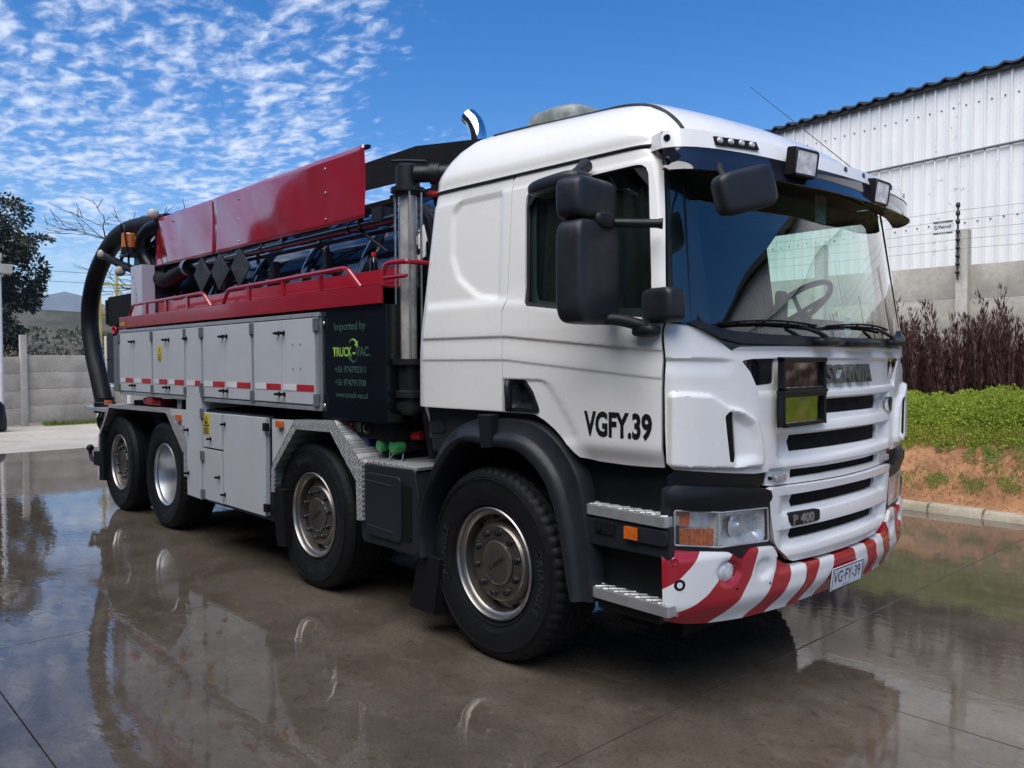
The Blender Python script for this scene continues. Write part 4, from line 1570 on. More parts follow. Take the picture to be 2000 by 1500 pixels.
def strip_solid(outer, inner, prof, name, mat, parent, n=48, angle=50):
    """A curved fender: rows of points between two curves; prof lists (t from outer to inner, y)."""
    def res(P):
        P = [Vector((a, b)) for a, b in P]
        L = [0]
        for i in range(1, len(P)):
            L.append(L[-1] + (P[i] - P[i - 1]).length)
        out = []
        for i in range(n + 1):
            t = L[-1] * i / n
            x = float(np.interp(t, L, [p.x for p in P]))
            z = float(np.interp(t, L, [p.y for p in P]))
            out.append((x, z))
        return out
    A, B = res(outer), res(inner)
    mb = MB()
    m = len(prof)
    for i in range(n + 1):
        for t, y in prof:
            mb.v.append((A[i][0] + (B[i][0] - A[i][0]) * t, y, A[i][1] + (B[i][1] - A[i][1]) * t))
    for i in range(n):
        for k in range(m - 1):
            a = i * m + k
            mb.f.append((a, a + 1, a + m + 1, a + m))
    return mb.build(name, mat, parent, angle=angle)


fend = near(strip_solid(AO, AI, [(0, -.75), (0, -1.10), (.03, -1.19), (.10, -1.215), (.48, -1.222), (.55, -1.235), (.60, -1.250), (.72, -1.262), (.88, -1.258), (.97, -1.24), (1.0, -1.21), (.96, -1.10), (.94, -.75)], 'wheel_arch', 'mid_plastic', T))
mb = MB().prism([(-.005, 1.315), (.10, 1.318), (.105, 1.15), (.02, 1.14)], side(-1.255), -.05, .014)
mb.build('arch_clip', 'dark_plastic', fend, bevel=.006)
mb = MB().prism([(-.57, 1.335), (.56, 1.335), (.70, 1.12), (.55, 1.20), (.30, 1.29), (-.05, 1.285), (-.30, 1.20), (-.42, 1.06), (-.53, 1.08)], side(-1.165), -.05, 0)
arc_back = near(mb.build('arch_filler', 'mid_plastic', T, bevel=.008))
mb = MB().tube([(x, -1.168, z) for x, z in rnd([(-.55, 1.265), (-.42, 1.265), (-.40, 1.19), (-.55, 1.18)], .03, 4)], .003, 5)
mb.build('filler_rib', 'dark_plastic', arc_back)
fl = MB().prism([(-.60, .47), (-.40, .47), (-.46, .14), (-.70, .14)], lambda u, v, d: (u + d * .35, -1.22 + d, v), 0, .28)
near(fl.build('mud_flap', 'black_matt', T, bevel=.004))

# dark battery box between the first two axles
tk = MB().prism(rnd([(-1.212, .95), (-.615, .962), (-.58, .80), (-.575, .46), (-1.19, .455)], [.05, .03, .01, .05, .05], 5), side(-1.235), -.55, 0)
tank_ = near(tk.build('battery_box', 'mid_plastic', T, bevel=.02, seg=3))
mb = MB().prism(rnd(rect(-1.11, -.735, .515, .905), .04, 4), side(-1.236), 0, .016)
mb.build('box_cover', 'mid_plastic', tank_, bevel=.014, seg=3)
mb = MB().prism(rnd([(-.725, .86), (-.645, .86), (-.645, .53), (-.725, .53)], .02, 3), side(-1.2365), 0, .003)
mb.build('box_recess', 'black_matt', tank_)
mb = MB()
for z in (.845, .565):
    mb.tube([(-1.09, -1.25, z + .01), (-.80, -1.25, z)], .006, 6)
mb.build('box_rib', 'mid_plastic', tank_)
tp_ = MB().box((-1.20, -1.225, .955), (-.60, -.60, .975))
tp_.build('box_tread_top', 'tread_plate', tank_, bevel=.003)

for o in CAB:
    copy_tree(o, T, mirror=True)
# ------------------------------------------------------------------ wheels
def tyre_mesh(lugs):
    prof = [(.300, -.125), (.312, -.148), (.335, -.158), (.36, -.166), (.40, -.172), (.44, -.171), (.455, -.173), (.46, -.170), (.478, -.166), (.492, -.160), (.503, -.150), (.513, -.136), (.5165, -.120)]
    rib = []
    for y in (-.105, -.060, -.015, .030, .075):
        rib += [(.518, y - .012), (.506, y - .007), (.506, y + .007), (.518, y + .012)]
    tail = [(r, -y) for r, y in prof[::-1]]
    pr = prof + rib + tail
    n = 168
    mb = MB().lathe(pr, n)
    m = len(pr)
    for j, (r, y) in enumerate(pr):
        a = abs(y)
        if r > .485:
            for k in range(n):
                cut = 0
                if lugs and a > .085 and k % 3 == 0:
                    cut = .011 if a > .118 else .006
                elif not lugs and a > .125 and k % 3 == 0:
                    cut = .004
                elif lugs and a <= .085 and (k + (j % 5)) % 4 == 0:
                    cut = .006
                if cut:
                    x, yy, z = mb.v[j * n + k]
                    q = (r - cut) / r
                    mb.v[j * n + k] = (x * q, yy, z * q)
    return mb


def ring_text(body, r, size, a0, parent, mat='tyre_letter', y=-.1735, bold=.001, sp=1.15, inward=False):
    me = text_mesh(body, size, 0, bold, 1.0, sp)
    for v in me.vertices:
        u, w = v.co.x, v.co.y
        if inward:
            a = R(a0) + u / r
            rr = r - w
        else:
            a = R(a0) - u / r
            rr = r + w
        v.co = (rr * math.cos(a), y + (abs(rr - .42) * .02), rr * math.sin(a))
    me.flip_normals() if False else None
    return link('tyre_lettering', me, mat, parent)


def wheel(kind, tread, x, words):
    """Rim as the part; tyre, hub plate, nuts and lettering below it. Local y points to the truck's left; outer face at -y."""
    if kind == 'hub':
        rimm = MB().lathe([(.302, -.118), (.304, -.150), (.298, -.156), (.290, -.154), (.285, -.146), (.283, -.134), (.270, -.128), (.262, -.118), (.258, -.080), (.250, -.050), (.238, -.040), (.215, -.042), (.18, -.045), (.10, -.045)], 64)
    else:
        rimm = MB().lathe([(.302, -.118), (.304, -.150), (.298, -.156), (.290, -.154), (.285, -.146), (.283, -.130), (.270, -.122), (.262, -.10), (.250, -.04), (.240, .02), (.225, .09), (.205, .115), (.150, .118), (.12, .118), (.115, .085), (.06, .08), (.001, .08)], 64)
    ro = rimm.build('wheel', 'rim_steel' if kind == 'hub' else 'rim_bright', T, angle=30, loc=(x, -1.025, .512))
    tyre_mesh(tread).build('tyre', 'tyre_rubber', ro, angle=28)
    bead = MB()
    for r, y in ((.325, -.1585), (.455, -.1742), (.466, -.1702)):
        bead.tube([(r * math.cos(t), y, r * math.sin(t)) for t in [2 * math.pi * i / 72 for i in range(72)]], .0022, 5, closed=True)
    bead.build('tyre_bead', 'tyre_rubber', ro)
    for body, r, size, a0, inw in words:
        ring_text(body, r, size, a0, ro, inward=inw)
    if kind == 'hub':
        hp_ = MB().lathe([(.222, -.045), (.222, -.085), (.214, -.098), (.208, -.098), (.204, -.104), (.196, -.112), (.130, -.112), (.128, -.106), (.122, -.106), (.120, -.118), (.113, -.122), (.105, -.118), (.06, -.117), (.0005, -.117)], 64)
        hp_.build('hub_plate', 'hub_steel', ro, angle=30)
        mt = None
        for i in range(10):
            a = 2 * math.pi * (i + .35) / 10
            if mt is None:
                nut = MB().lathe([(.024, -.100), (.024, -.108), (.019, -.112), (.018, -.132), (.014, -.140), (.0005, -.142)], 14).build('wheel_nut', 'nut_black', ro)
                mt = nut
            else:
                nut = mt.copy()
                COL.objects.link(nut)
            nut.location = (.165 * math.cos(a), 0, .165 * math.sin(a))
        vent = MB()
        for i in range(10):
            a = 2 * math.pi * i / 10
            vent.sup((.243 * math.cos(a), -.055, .243 * math.sin(a)), (.012, .012, .012), .8, 10, 8)
        vent.build('hand_hole', 'black_matt', ro)
        w = text_width('SCANIA', .036, bold=.001)
        rot = R(32)
        me = text_mesh('SCANIA', .034, 0, .001, .15 / w, 1.0)
        for v in me.vertices:
            u, q = v.co.x - .078, v.co.y - .012
            v.co = (u * math.cos(rot) - q * math.sin(rot), -.1185, u * math.sin(rot) + q * math.cos(rot))
        link('hub_lettering', me, 'hub_letter', ro)
    else:
        st = MB()
        for i in range(10):
            a = 2 * math.pi * i / 10
            st.cyl((.168 * math.cos(a), .117, .168 * math.sin(a)), (.168 * math.cos(a), .09, .168 * math.sin(a)), .014, 8)
        st.build('wheel_nut', 'nut_black', ro)
    return ro


W1 = [('TRIANGLE', .372, .062, 20, False), ('TRIANGLE', .372, .062, 205, False), ('315/80R22.5', .345, .026, 285, False)]
W2 = [('BRAVIS', .372, .062, 118, False), ('BESTONE', .372, .05, 300, False)]
wh = [wheel('hub', True, 0.0, W1), wheel('hub', False, -1.915, W2), wheel('dish', True, -4.762, W2[1:]), wheel('hub', False, -6.103, [])]
for w_ in wh:
    c = copy_tree(w_, T, mirror=True)
wh[3].children
ax = MB()
for x in (0, -1.915, -4.762, -6.103):
    ax.cyl((x, -.95, .512), (x, .95, .512), .07, 12)
    ax.sup((x, 0, .512), (.2, .22, .2), .8)
ax.build('axle', 'black_matt', T)
# chassis rails, dark running gear and added boxes that keep the underside dark
ch = MB()
for y in (-.42, .42):
    ch.box((-7.3, y - .04, .80), (1.0, y + .04, 1.08))
for x in (.9, -.9, -2.9, -4.0, -5.4, -6.8):
    ch.box((x - .05, -.40, .85), (x + .05, .40, 1.02))
ch.box((-5.7, -1.15, 1.10), (-.95, 1.15, 1.20))
ch.box((-.9, -.9, 1.0), (1.1, .9, 1.15))
ch.build('chassis', 'black_matt', T)
MB().box((-7.2, -.85, .36), (-6.66, 1.2, 1.0)).build('rear_sky_blocker', 'black_matt', T, bevel=.02)  # added black box, hides the sky mirrored in the ground behind the wheels
MB().box((-1.45, -.52, .48), (.72, .52, .98)).build('front_underbody_blocker', 'black_matt', T, bevel=.04)  # unseen box added under the cab to block sky reflections in the wet floor
MB().box((-4.3, -.46, .55), (-1.5, .46, .92)).build('mid_underbody_blocker', 'black_matt', T, bevel=.04)  # unseen filler added between the axles, keeps sky light out below the body
MB().box((-5.9, -.5, .50), (-4.9, .5, .9)).build('rear_underbody_blocker', 'black_matt', T, bevel=.04)  # unseen filler added between the rear axles to darken the ground beneath
MB().sup((-3.0, -.55, .72), (.45, .28, .26), .4).build('air_tank', 'black_matt', T)
MB().sup((-3.2, .6, .72), (.6, .3, .28), .4).build('fuel_tank', 'black_matt', T)
MB().box((.75, -1.0, .35), (1.10, 1.0, .72)).build('front_crossmember', 'black_matt', T)

# ------------------------------------------------------------------ lockers along the flank
BY = -1.25
sd_ = lambda u, v, d: (u, BY - d, v)


def framebox(x0, x1, z0, z1, y0, y1):
    return MB().box((x0, y0, z0), (x1, y1, z1))


body = framebox(-5.775, -1.655, 1.268, 1.925, -1.236, 1.236)
lk = body.build('locker_body', 'frame_grey', T, bevel=.004)
tr = MB()
tr.box((-5.778, -1.262, 1.900), (-1.650, -1.2365, 1.928)).box((-5.778, -1.262, 1.262), (-1.650, -1.2365, 1.292))
for x in (-5.772, -4.808, -3.984, -3.615, -2.652, -1.682):
    tr.box((x - .018, -1.260, 1.292), (x + .018, -1.2365, 1.900))
tr.build('locker_frame', 'frame_grey', lk, bevel=.003)
doors = [(-5.752, -5.338, 1), (-5.330, -4.832, 0), (-4.784, -4.408, 1), (-4.400, -4.006, 0), (-3.594, -3.151, 1), (-3.143, -2.676, 0), (-2.628, -2.183, 1), (-2.175, -1.704, 0)]


def knob(x, z, par, y=-1.268):
    mb = MB().lathe([(.0005, -.030), (.010, -.030), (.012, -.022), (.009, -.014), (.009, -.004), (.018, -.003), (.018, .004)], 12)
    mb.v = [(p[0] + x, p[1] + y, p[2] + z) for p in mb.v]
    mb.box((x - .026, y - .032, z - .007), (x + .008, y - .022, z + .007))
    mb.build('latch_knob', 'black_matt', par, bevel=0)


def hinge(x, z, par, w=.034, h=.085, y=-1.262):
    mb = MB().box((x - w, y - .012, z - h / 2), (x + w, y + .004, z + h / 2)).cyl((x, y - .014, z - h / 2), (x, y - .014, z + h / 2), .009, 8)
    mb.build('hinge', 'hinge_grey', par, bevel=.003)


def stripe(x0, x1, par, y, frac=.45):
    xm = x0 + (x1 - x0) * frac
    mb = MB().box((x0, y - .0012, 1.392), (xm, y + .001, 1.436))
    mb.build('reflector_strip', 'stripe_white', par)
    mb = MB().box((xm, y - .0012, 1.392), (x1, y + .001, 1.436))
    mb.build('reflector_strip', 'stripe_red', par)


for x0, x1, left in doors:
    d = MB().prism(rect(x0, x1, 1.302, 1.892), sd_, -.010, .016).build('locker_door', 'box_grey', T, bevel=.005)
    kx = x1 - .035 if left else x0 + .035
    for z in (1.80, 1.362):
        knob(kx, z, d)
    stripe(x0 + .02, x1 - .012, d, -1.2675, .45 if x1 - x0 > .43 else .4)
    hx = x0 - .016 if left else x1 + .02
    if not left or x0 < -5.7 or x0 == -3.594:
        for z in (1.845, 1.335):
            hinge(hx, z, d)
    if x0 == -4.784:
        st = MB().prism(rect(-4.66, -4.555, 1.60, 1.745), lambda u, v, dd: (u, -1.2665 - dd, v), 0, .001).build('warning_sticker', 'yellow_sticker', d)
        MB().prism([(-4.648, 1.66), (-4.567, 1.66), (-4.607, 1.735)], lambda u, v, dd: (u, -1.2680 - dd, v), 0, .0006).build('warning_triangle', 'print_black', st)
        MB().prism([(-4.632, 1.667), (-4.583, 1.667), (-4.607, 1.717)], lambda u, v, dd: (u, -1.2690 - dd, v), 0, .0006).build('warning_triangle', 'yellow_sticker', st)
        mb = MB()
        for i in range(4):
            mb.prism(rect(-4.645, -4.57, 1.612 + .010 * i, 1.617 + .010 * i), lambda u, v, dd: (u, -1.2680 - dd, v), 0, .0006)
        mb.build('sticker_print', 'print_black', st)
    if x0 == -2.175:
        mb = MB()
        for x in (-2.01, -1.90):
            for z in (1.545, 1.715):
                mb.cyl((x, -1.264, z), (x, -1.270, z), .006, 8)
        mb.build('door_rivet', 'hinge_grey', d)
# end of the locker body at the rear
en = MB().box((-6.03, -1.245, 1.285), (-5.785, 1.2, 1.872))
ep = en.build('rear_side_locker', 'hinge_grey', T, bevel=.006)
for z in (1.82, 1.33):
    hinge(-5.80, z, ep, .04, .08, -1.245)
# tall narrow locker and the ones under the deck
col = MB().prism([(-3.972, .425), (-3.652, .418), (-3.630, 1.28), (-3.630, 1.892), (-3.962, 1.892), (-3.972, 1.28)], sd_, -.35, .020)
tc_ = col.build('tall_locker_door', 'box_grey', T, bevel=.005)
for z in (1.80, 1.0, .62):
    knob(-3.935, z, tc_, -1.272)
for z in (1.845, 1.375, 1.16, .80, .475):
    hinge(-3.622, z, tc_, .030, .080, -1.268)
stripe(-3.955, -3.64, tc_, -1.2715, .62)
lb = MB().box((-3.655, -1.225, .40), (-2.40, -.55, 1.19)).build('lower_locker_body', 'black_paint', T, bevel=.004)
d1 = MB().prism(rect(-3.628, -3.236, .876, 1.170), sd_, -.025, .014).build('lower_locker_door', 'box_grey', T, bevel=.005)
knob(-3.46, .952, d1, -1.264)
d2 = MB().prism(rect(-3.635, -3.240, .432, .862), sd_, -.025, .014).build('lower_locker_door', 'box_grey', T, bevel=.005)
knob(-3.30, .645, d2, -1.264)
for z in (.80, .475):
    hinge(-3.640, z, d2, .020, .075, -1.264)
d3 = MB().prism([(-3.222, .436), (-2.470, .436), (-2.452, 1.176), (-3.205, 1.172)], sd_, -.025, .014).build('lower_locker_door', 'box_grey', T, bevel=.005)
knob(-3.175, 1.09, d3, -1.264)
knob(-3.19, .515, d3, -1.264)
for z in (1.11, .505):
    mb = MB().box((-2.465, -1.285, z - .03), (-2.405, -1.255, z + .03)).build('door_catch', 'black_matt', d3, bevel=.004)
# flammable sticker
st = MB().prism(rect(-3.612, -3.478, .985, 1.160), lambda u, v, dd: (u, -1.2645 - dd, v), 0, .001).build('warning_sticker', 'yellow_sticker', d1)
MB().prism([(-3.604, 1.055), (-3.486, 1.055), (-3.545, 1.150)], lambda u, v, dd: (u, -1.2662 - dd, v), 0, .0006).build('warning_triangle', 'print_black', st)
MB().prism([(-3.583, 1.066), (-3.507, 1.066), (-3.545, 1.128)], lambda u, v, dd: (u, -1.2673 - dd, v), 0, .0006).build('warning_triangle', 'yellow_sticker', st)
MB().prism([(-3.560, 1.072), (-3.530, 1.072), (-3.526, 1.088), (-3.540, 1.100), (-3.545, 1.116), (-3.555, 1.098), (-3.565, 1.086)], lambda u, v, dd: (u, -1.2684 - dd, v), 0, .0006).build('flame_mark', 'print_black', st)
mb = MB()
for i in range(6):
    mb.prism(rect(-3.602, -3.488 - .02 * (i % 2), .991 + .010 * i, .996 + .010 * i), lambda u, v, dd: (u, -1.2662 - dd, v), 0, .0006)
mb.build('sticker_print', 'print_black', st)

# ------------------------------------------------------------------ mudguards of tread plate
def ring_guard(outer, inner, name, y=-1.255, depth=.016):
    poly = outer + inner[::-1]
    return MB().prism(poly, lambda u, v, d: (u, y + d, v), 0, depth).build(name, 'tread_plate', T, bevel=.003)


OUT2 = [(-2.400, .63), (-2.385, .818), (-2.015, 1.185), (-1.478, 1.207), (-1.150, .957), (-1.147, .592)]
INN2 = [(-2.350, .63), (-2.345, .80), (-2.000, 1.118), (-1.535, 1.126), (-1.222, .835), (-1.214, .585)]
g2 = ring_guard(OUT2, INN2, 'mudguard')
sh = MB()
for (x0, z0), (x1, z1) in zip(OUT2[:-1], OUT2[1:]):
    n0 = len(sh.v)
    sh.v += [(x0, -1.2545, z0), (x1, -1.2545, z1), (x1, -.60, z1 + .002), (x0, -.60, z0 + .002)]
    sh.f.append((n0, n0 + 1, n0 + 2, n0 + 3))
sh.build('guard_sheet', 'tread_plate', g2)
pg = MB().prism([(-2.372, .845), (-2.372, 1.172), (-2.028, 1.182)], lambda u, v, d: (u, -1.252 + d, v), 0, .012).build('guard_plate', 'box_grey', T, bevel=.002)
MB().box((-2.262, -1.283, 1.118), (-2.178, -1.2525, 1.168)).build('side_marker', 'amber_lens', pg, bevel=.008)
fl = MB().prism([(-2.395, .66), (-2.22, .66), (-2.20, .245), (-2.335, .235)], lambda u, v, d: (u, -1.245 + d, v), 0, .35).build('mud_flap', 'black_matt', T, bevel=.004)
OUT3 = [(-6.600, .60), (-6.572, .781), (-6.190, 1.140), (-4.480, 1.168), (-4.435, 1.160), (-4.012, .885), (-4.012, .800)]
INN3 = [(-6.560, .60), (-6.535, .775), (-6.175, 1.104), (-4.520, 1.122), (-4.500, 1.118), (-4.118, .800), (-4.08, .780)]
g3 = ring_guard(OUT3, INN3, 'mudguard')
MB().prism([(-4.088, .80), (-4.012, .80), (-4.030, .575), (-4.092, .575)], lambda u, v, d: (u, -1.254 + d, v), 0, .014).build('guard_leg', 'tread_plate', g3, bevel=.002)
sh = MB()
for (x0, z0), (x1, z1) in zip(OUT3[:-1], OUT3[1:]):
    n0 = len(sh.v)
    sh.v += [(x0, -1.2545, z0), (x1, -1.2545, z1), (x1, -.60, z1 + .002), (x0, -.60, z0 + .002)]
    sh.f.append((n0, n0 + 1, n0 + 2, n0 + 3))
sh.build('guard_sheet', 'tread_plate', g3)
pg = MB().prism([(-4.425, 1.166), (-4.000, .895), (-4.000, 1.172)], lambda u, v, d: (u, -1.252 + d, v), 0, .012).build('guard_plate', 'box_grey', T, bevel=.002)
MB().box((-4.215, -1.283, 1.065), (-4.125, -1.2525, 1.125)).build('side_marker', 'amber_lens', pg, bevel=.008)
MB().box((-4.11, -1.256, .965), (-4.05, -1.2525, 1.03)).build('guard_label', 'frame_grey', pg)
MB().prism([(-6.60, .80), (-6.45, .80), (-6.45, .285), (-6.61, .275)], lambda u, v, d: (u, -1.245 + d, v), 0, .40).build('mud_flap', 'black_matt', T, bevel=.004)
MB().box((-6.33, -1.26, 1.13), (-6.24, -1.20, 1.18)).build('side_marker', 'amber_lens', g3, bevel=.008)
# clutter over the rear guard
mb = MB().box((-5.2, -1.22, 1.178), (-4.75, -1.08, 1.235))
mb.sup((-4.95, -1.20, 1.225), (.12, .05, .05), .6).cyl((-5.35, -1.15, 1.21), (-5.1, -1.18, 1.21), .03, 10)
mb.build('red_coupling', 'valve_red', T, bevel=.008)
MB().cyl((-4.28, -1.2, 1.165), (-4.28, -1.2, 1.27), .03, 12).build('deck_support', 'frame_grey', T)

for o in [c for c in T.children if c.name.split('.')[0] in ('lower_locker_body', 'tall_locker_door', 'mudguard', 'lower_locker_door') or (c.name.startswith('mud_flap') and c.scale[1] > 0 and c.data.vertices[0].co.x < -1)]:
    copy_tree(o, T, mirror=True)

# ------------------------------------------------------------------ black cabinet with the importer's lettering
bc = MB().box((-1.660, -1.235, 1.215), (-.890, -.55, 1.945)).build('black_cabinet', 'black_gloss', T, bevel=.004)
MB().box((-1.095, -1.10, 1.165), (-.935, -.3, 1.955)).build('cabinet_side', 'black_gloss', bc)
cs = lambda u, v, d: (u, -1.2362 - d, v)


def side_text(body, x, z, size, width, mat, par, bold=0.0, align='l'):
    w = text_width(body, size, bold=bold)
    return text('cabinet_lettering', body, size, lambda u, v, d: (x + u, -1.2364, z + v), mat, par, bold=bold, sx=width / w)


side_text('Imported by', -1.500, 1.800, .072, .375, 'print_dim_green', bc, .0006)
side_text('TRUCK', -1.515, 1.630, .083, .235, 'print_green', bc, .0022)
side_text('-', -1.275, 1.630, .083, .035, 'print_green', bc, .0022)
side_text('VAC', -1.232, 1.630, .083, .150, 'print_dim_green', bc, .0022)
side_text('.', -1.078, 1.630, .07, .012, 'print_dim_green', bc, .001)
side_text('+56 974792311', -1.495, 1.525, .058, .375, 'print_dim_green', bc, .0010)
side_text('+56 974791708', -1.495, 1.440, .058, .375, 'print_dim_green', bc, .0010)
side_text('www.truck-vac.cl', -1.485, 1.362, .054, .385, 'print_dim_green', bc, .0006)
for a0, a1, mt, c in ((160, 35, 'print_green', (-1.265, 1.690)), (-20, -145, 'print_dim_green', (-1.262, 1.640))):
    pts = [(c[0] + .052 * math.cos(R(a0 + (a1 - a0) * i / 10)), c[1] + .052 * math.sin(R(a0 + (a1 - a0) * i / 10))) for i in range(11)]
    pin = [(c[0] + (.052 - .017 * i / 10) * math.cos(R(a0 + (a1 - a0) * i / 10)), c[1] + (.052 - .017 * i / 10) * math.sin(R(a0 + (a1 - a0) * i / 10))) for i in range(11)]
    mb = MB().prism(pts + pin[::-1], cs, 0, .0006)
    e = R(a1)
    tipx, tipz = c[0] + .043 * math.cos(e), c[1] + .043 * math.sin(e)
    q = -1
    t_ = Vector((math.sin(e) * 1, -math.cos(e))) 
    nrm_ = Vector((math.cos(e), math.sin(e)))
    P0 = Vector((tipx, tipz))
    mb.prism([tuple(P0 + nrm_ * .024), tuple(P0 + t_ * .038), tuple(P0 - nrm_ * .024)], cs, .0007, .0013)
    mb.build('arrow_mark', mt, bc)
for z in (1.855, 1.30):
    MB().lathe([(.0005, -.006), (.010, -.005), (.013, .001)], 10, c=(-1.635, -1.236, z)).build('cabinet_lock', 'chrome', bc)

# small lamp, couplings and valves in the gap behind the cab
lm = MB().box((-1.52, -1.16, 1.135), (-1.30, -1.12, 1.20)).sup((-1.235, -1.15, 1.165), (.04, .03, .04), .9).build('side_lamp_box', 'dark_plastic', T, bevel=.006)
MB().box((-1.505, -1.172, 1.145), (-1.405, -1.158, 1.19)).build('side_marker', 'amber_dark', lm, bevel=.004)
for x, mt, r in ((-1.315, 'cap_blue', .055), (-1.13, 'cap_green', .042), (-.985, 'cap_green', .044)):
    nm = 'hose_coupling'
    c = MB().lathe([(.0005, -.05), (r * .75, -.05), (r * .8, -.043), (r, -.04), (r, .0), (r * .9, .004), (r * .9, .03)], 20, c=(x, -1.09, 1.06))
    for k in range(10):
        a = 2 * math.pi * k / 10
        c.cyl((x + r * math.cos(a), -1.13, 1.06 + r * math.sin(a)), (x + r * math.cos(a), -1.09, 1.06 + r * math.sin(a)), .005, 6)
    co = c.build(nm, mt, T)
    MB().cyl((x, -1.06, 1.06), (x, -.7, 1.06), r * .8, 14).build('coupling_pipe', 'dark_plastic', co)
    chn = MB()
    pts = smooth_path([(x + .01, -1.13, 1.02), (x - .01, -1.15, .985), (x + .02, -1.14, .979), (x + .05, -1.10, .979), (x + .045, -1.085, 1.02)], 5)
    chn.tube(pts, .004, 5)
    chn.build('coupling_chain', 'zinc', co)
vt = MB()
vt.lathe([(.0005, 2.60), (.085, 2.60), (.09, 2.615), (.105, 2.62), (.105, 2.645), (.075, 2.65), (.072, 2.775), (.05, 2.79), (.0005, 2.79)], 24, axis='z', c=(-.845, -1.10, 0))
vt.cyl((-.77, -1.1, 2.72), (-.60, -.95, 2.72), .05, 14).cyl((-.70, -1.04, 2.72), (-.66, -1.0, 2.72), .062, 14)
sg = vt.build('sight_column', 'dark_plastic', T)
vt = MB()
vt.lathe([(.0005, 1.61), (.105, 1.61), (.105, 1.575), (.07, 1.57), (.065, 1.42), (.085, 1.41), (.085, 1.375), (.065, 1.37), (.065, 1.345), (.08, 1.34), (.08, 1.30), (.05, 1.27), (.0005, 1.26)], 24, axis='z', c=(-.845, -1.10, 0))
vt.build('column_base', 'dark_plastic', sg)
vt = MB()
vt.tube([(-.97, -1.13, 2.83), (-.845, -1.1, 2.815), (-.70, -1.07, 2.79)], .009, 8)
vt.build('column_bar', 'dark_plastic', sg)
MB().lathe([(.060, 1.60), (.060, 2.61)], 28, axis='z', c=(-.845, -1.10, 0)).build('sight_glass', 'tube_glass', sg)
rods = MB()
MB().lathe([(.050, 1.61), (.050, 2.60)], 24, axis='z', c=(-.845, -1.10, 0)).build('sight_core', 'tube_core', sg)
for a in (30, 150, 210, 330):
    rods.cyl((-.845 + .086 * math.cos(R(a)), -1.10 + .086 * math.sin(R(a)), 1.59), (-.845 + .086 * math.cos(R(a)), -1.10 + .086 * math.sin(R(a)), 2.63), .0075, 8)
rods.build('column_rod', 'zinc', sg)
mb = MB().box((-.99, -1.12, 1.320), (-.865, -1.095, 1.352)).cyl((-1.05, -1.10, 1.335), (-.98, -1.10, 1.335), .016, 8)
mb.build('valve_handle', 'handle_blue', sg, bevel=.006)
mb = MB().tube(smooth_path([(-.72, -1.02, 2.70), (-.66, -1.0, 2.715), (-.60, -.98, 2.70)], 4), .022, 8).tube(smooth_path([(-.74, -1.02, 2.61), (-.67, -1.0, 2.60), (-.60, -.97, 2.615)], 4), .02, 8)
mb.build('valve_lever', 'valve_red', sg)
nz = MB()
p0, p1 = Vector((-1.08, -1.02, 1.185)), Vector((-.93, -.98, 1.29))
d_ = (p1 - p0)
nz.tube([p0, p0 + d_ * .15, p0 + d_ * .16, p0 + d_ * .40, p0 + d_ * .42, p0 + d_ * .6, p0 + d_ * .62, p1], [.048, .05, .062, .06, .045, .045, .055, .05], 18)
nz.build('hose_nozzle', 'black_gloss', T, angle=30)
MB().cyl((-.98, -1.0, 1.12), (-.90, -.97, 1.13), .03, 10).build('red_plug', 'valve_red', T)
# hoses and dark machinery behind the cab
mh = MB()
random.seed(3)
for i in range(9):
    y = -1.0 + .12 * i
    x = -.74 - .05 * (i % 3)
    mh.tube(smooth_path([(x, y, 1.0), (x - .06, y - .03, 1.5), (x + .03, y + .02, 2.0), (x - .1, y + .05, 2.45), (x - .3, y + .1, 2.6)], 5), .028 + .008 * (i % 2), 8)
mh.build('rear_hose', 'hose_rubber', T)
ef = MB().box((-.88, -.95, 1.15), (-.72, .95, 2.35)).cyl((-.78, -1.02, 1.75), (-.78, -.9, 1.75), .22, 24).cyl((-.78, -1.02, 2.1), (-.78, -.9, 2.1), .14, 24)
ef.build('pump_housing', 'tank_black', T, bevel=.02)
ex = MB()
pth = smooth_path([(-.86, -.52, 1.6), (-.86, -.52, 2.5), (-.86, -.52, 2.95), (-.865, -.52, 3.08), (-.90, -.52, 3.16), (-.955, -.52, 3.215)], 6)
ex.tube(pth, .058, 20, caps=False)
exo = ex.build('exhaust_stack', 'chrome', T, angle=50)
MB().tube([pth[-3], pth[-1] + Vector((.002, 0, -.002))], .050, 18).build('exhaust_bore', 'black_matt', exo)

# ------------------------------------------------------------------ red deck, rails and toe board
dk = MB().box((-5.762, -1.262, 1.948), (-.918, -1.235, 2.060)).box((-5.762, -1.235, 2.045), (-.918, 1.262, 2.0605)).box((-5.762, 1.235, 1.948), (-.918, 1.262, 2.045)).box((-5.762, -1.235, 1.948), (-5.74, 1.235, 2.045))
deck = dk.build('red_deck', 'red_paint', T, bevel=.004)
MB().box((-5.74, -1.20, 1.930), (-.92, 1.20, 1.9475)).build('deck_frame', 'black_matt', deck)
MB().box((-5.748, -1.2635, 1.975), (-5.60, -1.2625, 2.004)).build('deck_label', 'yellow_sticker', deck)
text('deck_lettering', 'TRUCK', .026, lambda u, v, d: (-5.735 + u, -1.2642, 1.980 + v), 'print_black', deck, bold=.0005, sx=1.25)
tb = MB().box((-5.36, -1.015, 2.0605), (-.70, -1.0, 2.198)).box((-5.36, -1.0, 2.186), (-.70, -.96, 2.198)).box((-5.36, -1.02, 2.105), (-.70, -1.016, 2.112))
tb.build('toe_board', 'red_paint', T, bevel=.002)
ry = -1.238
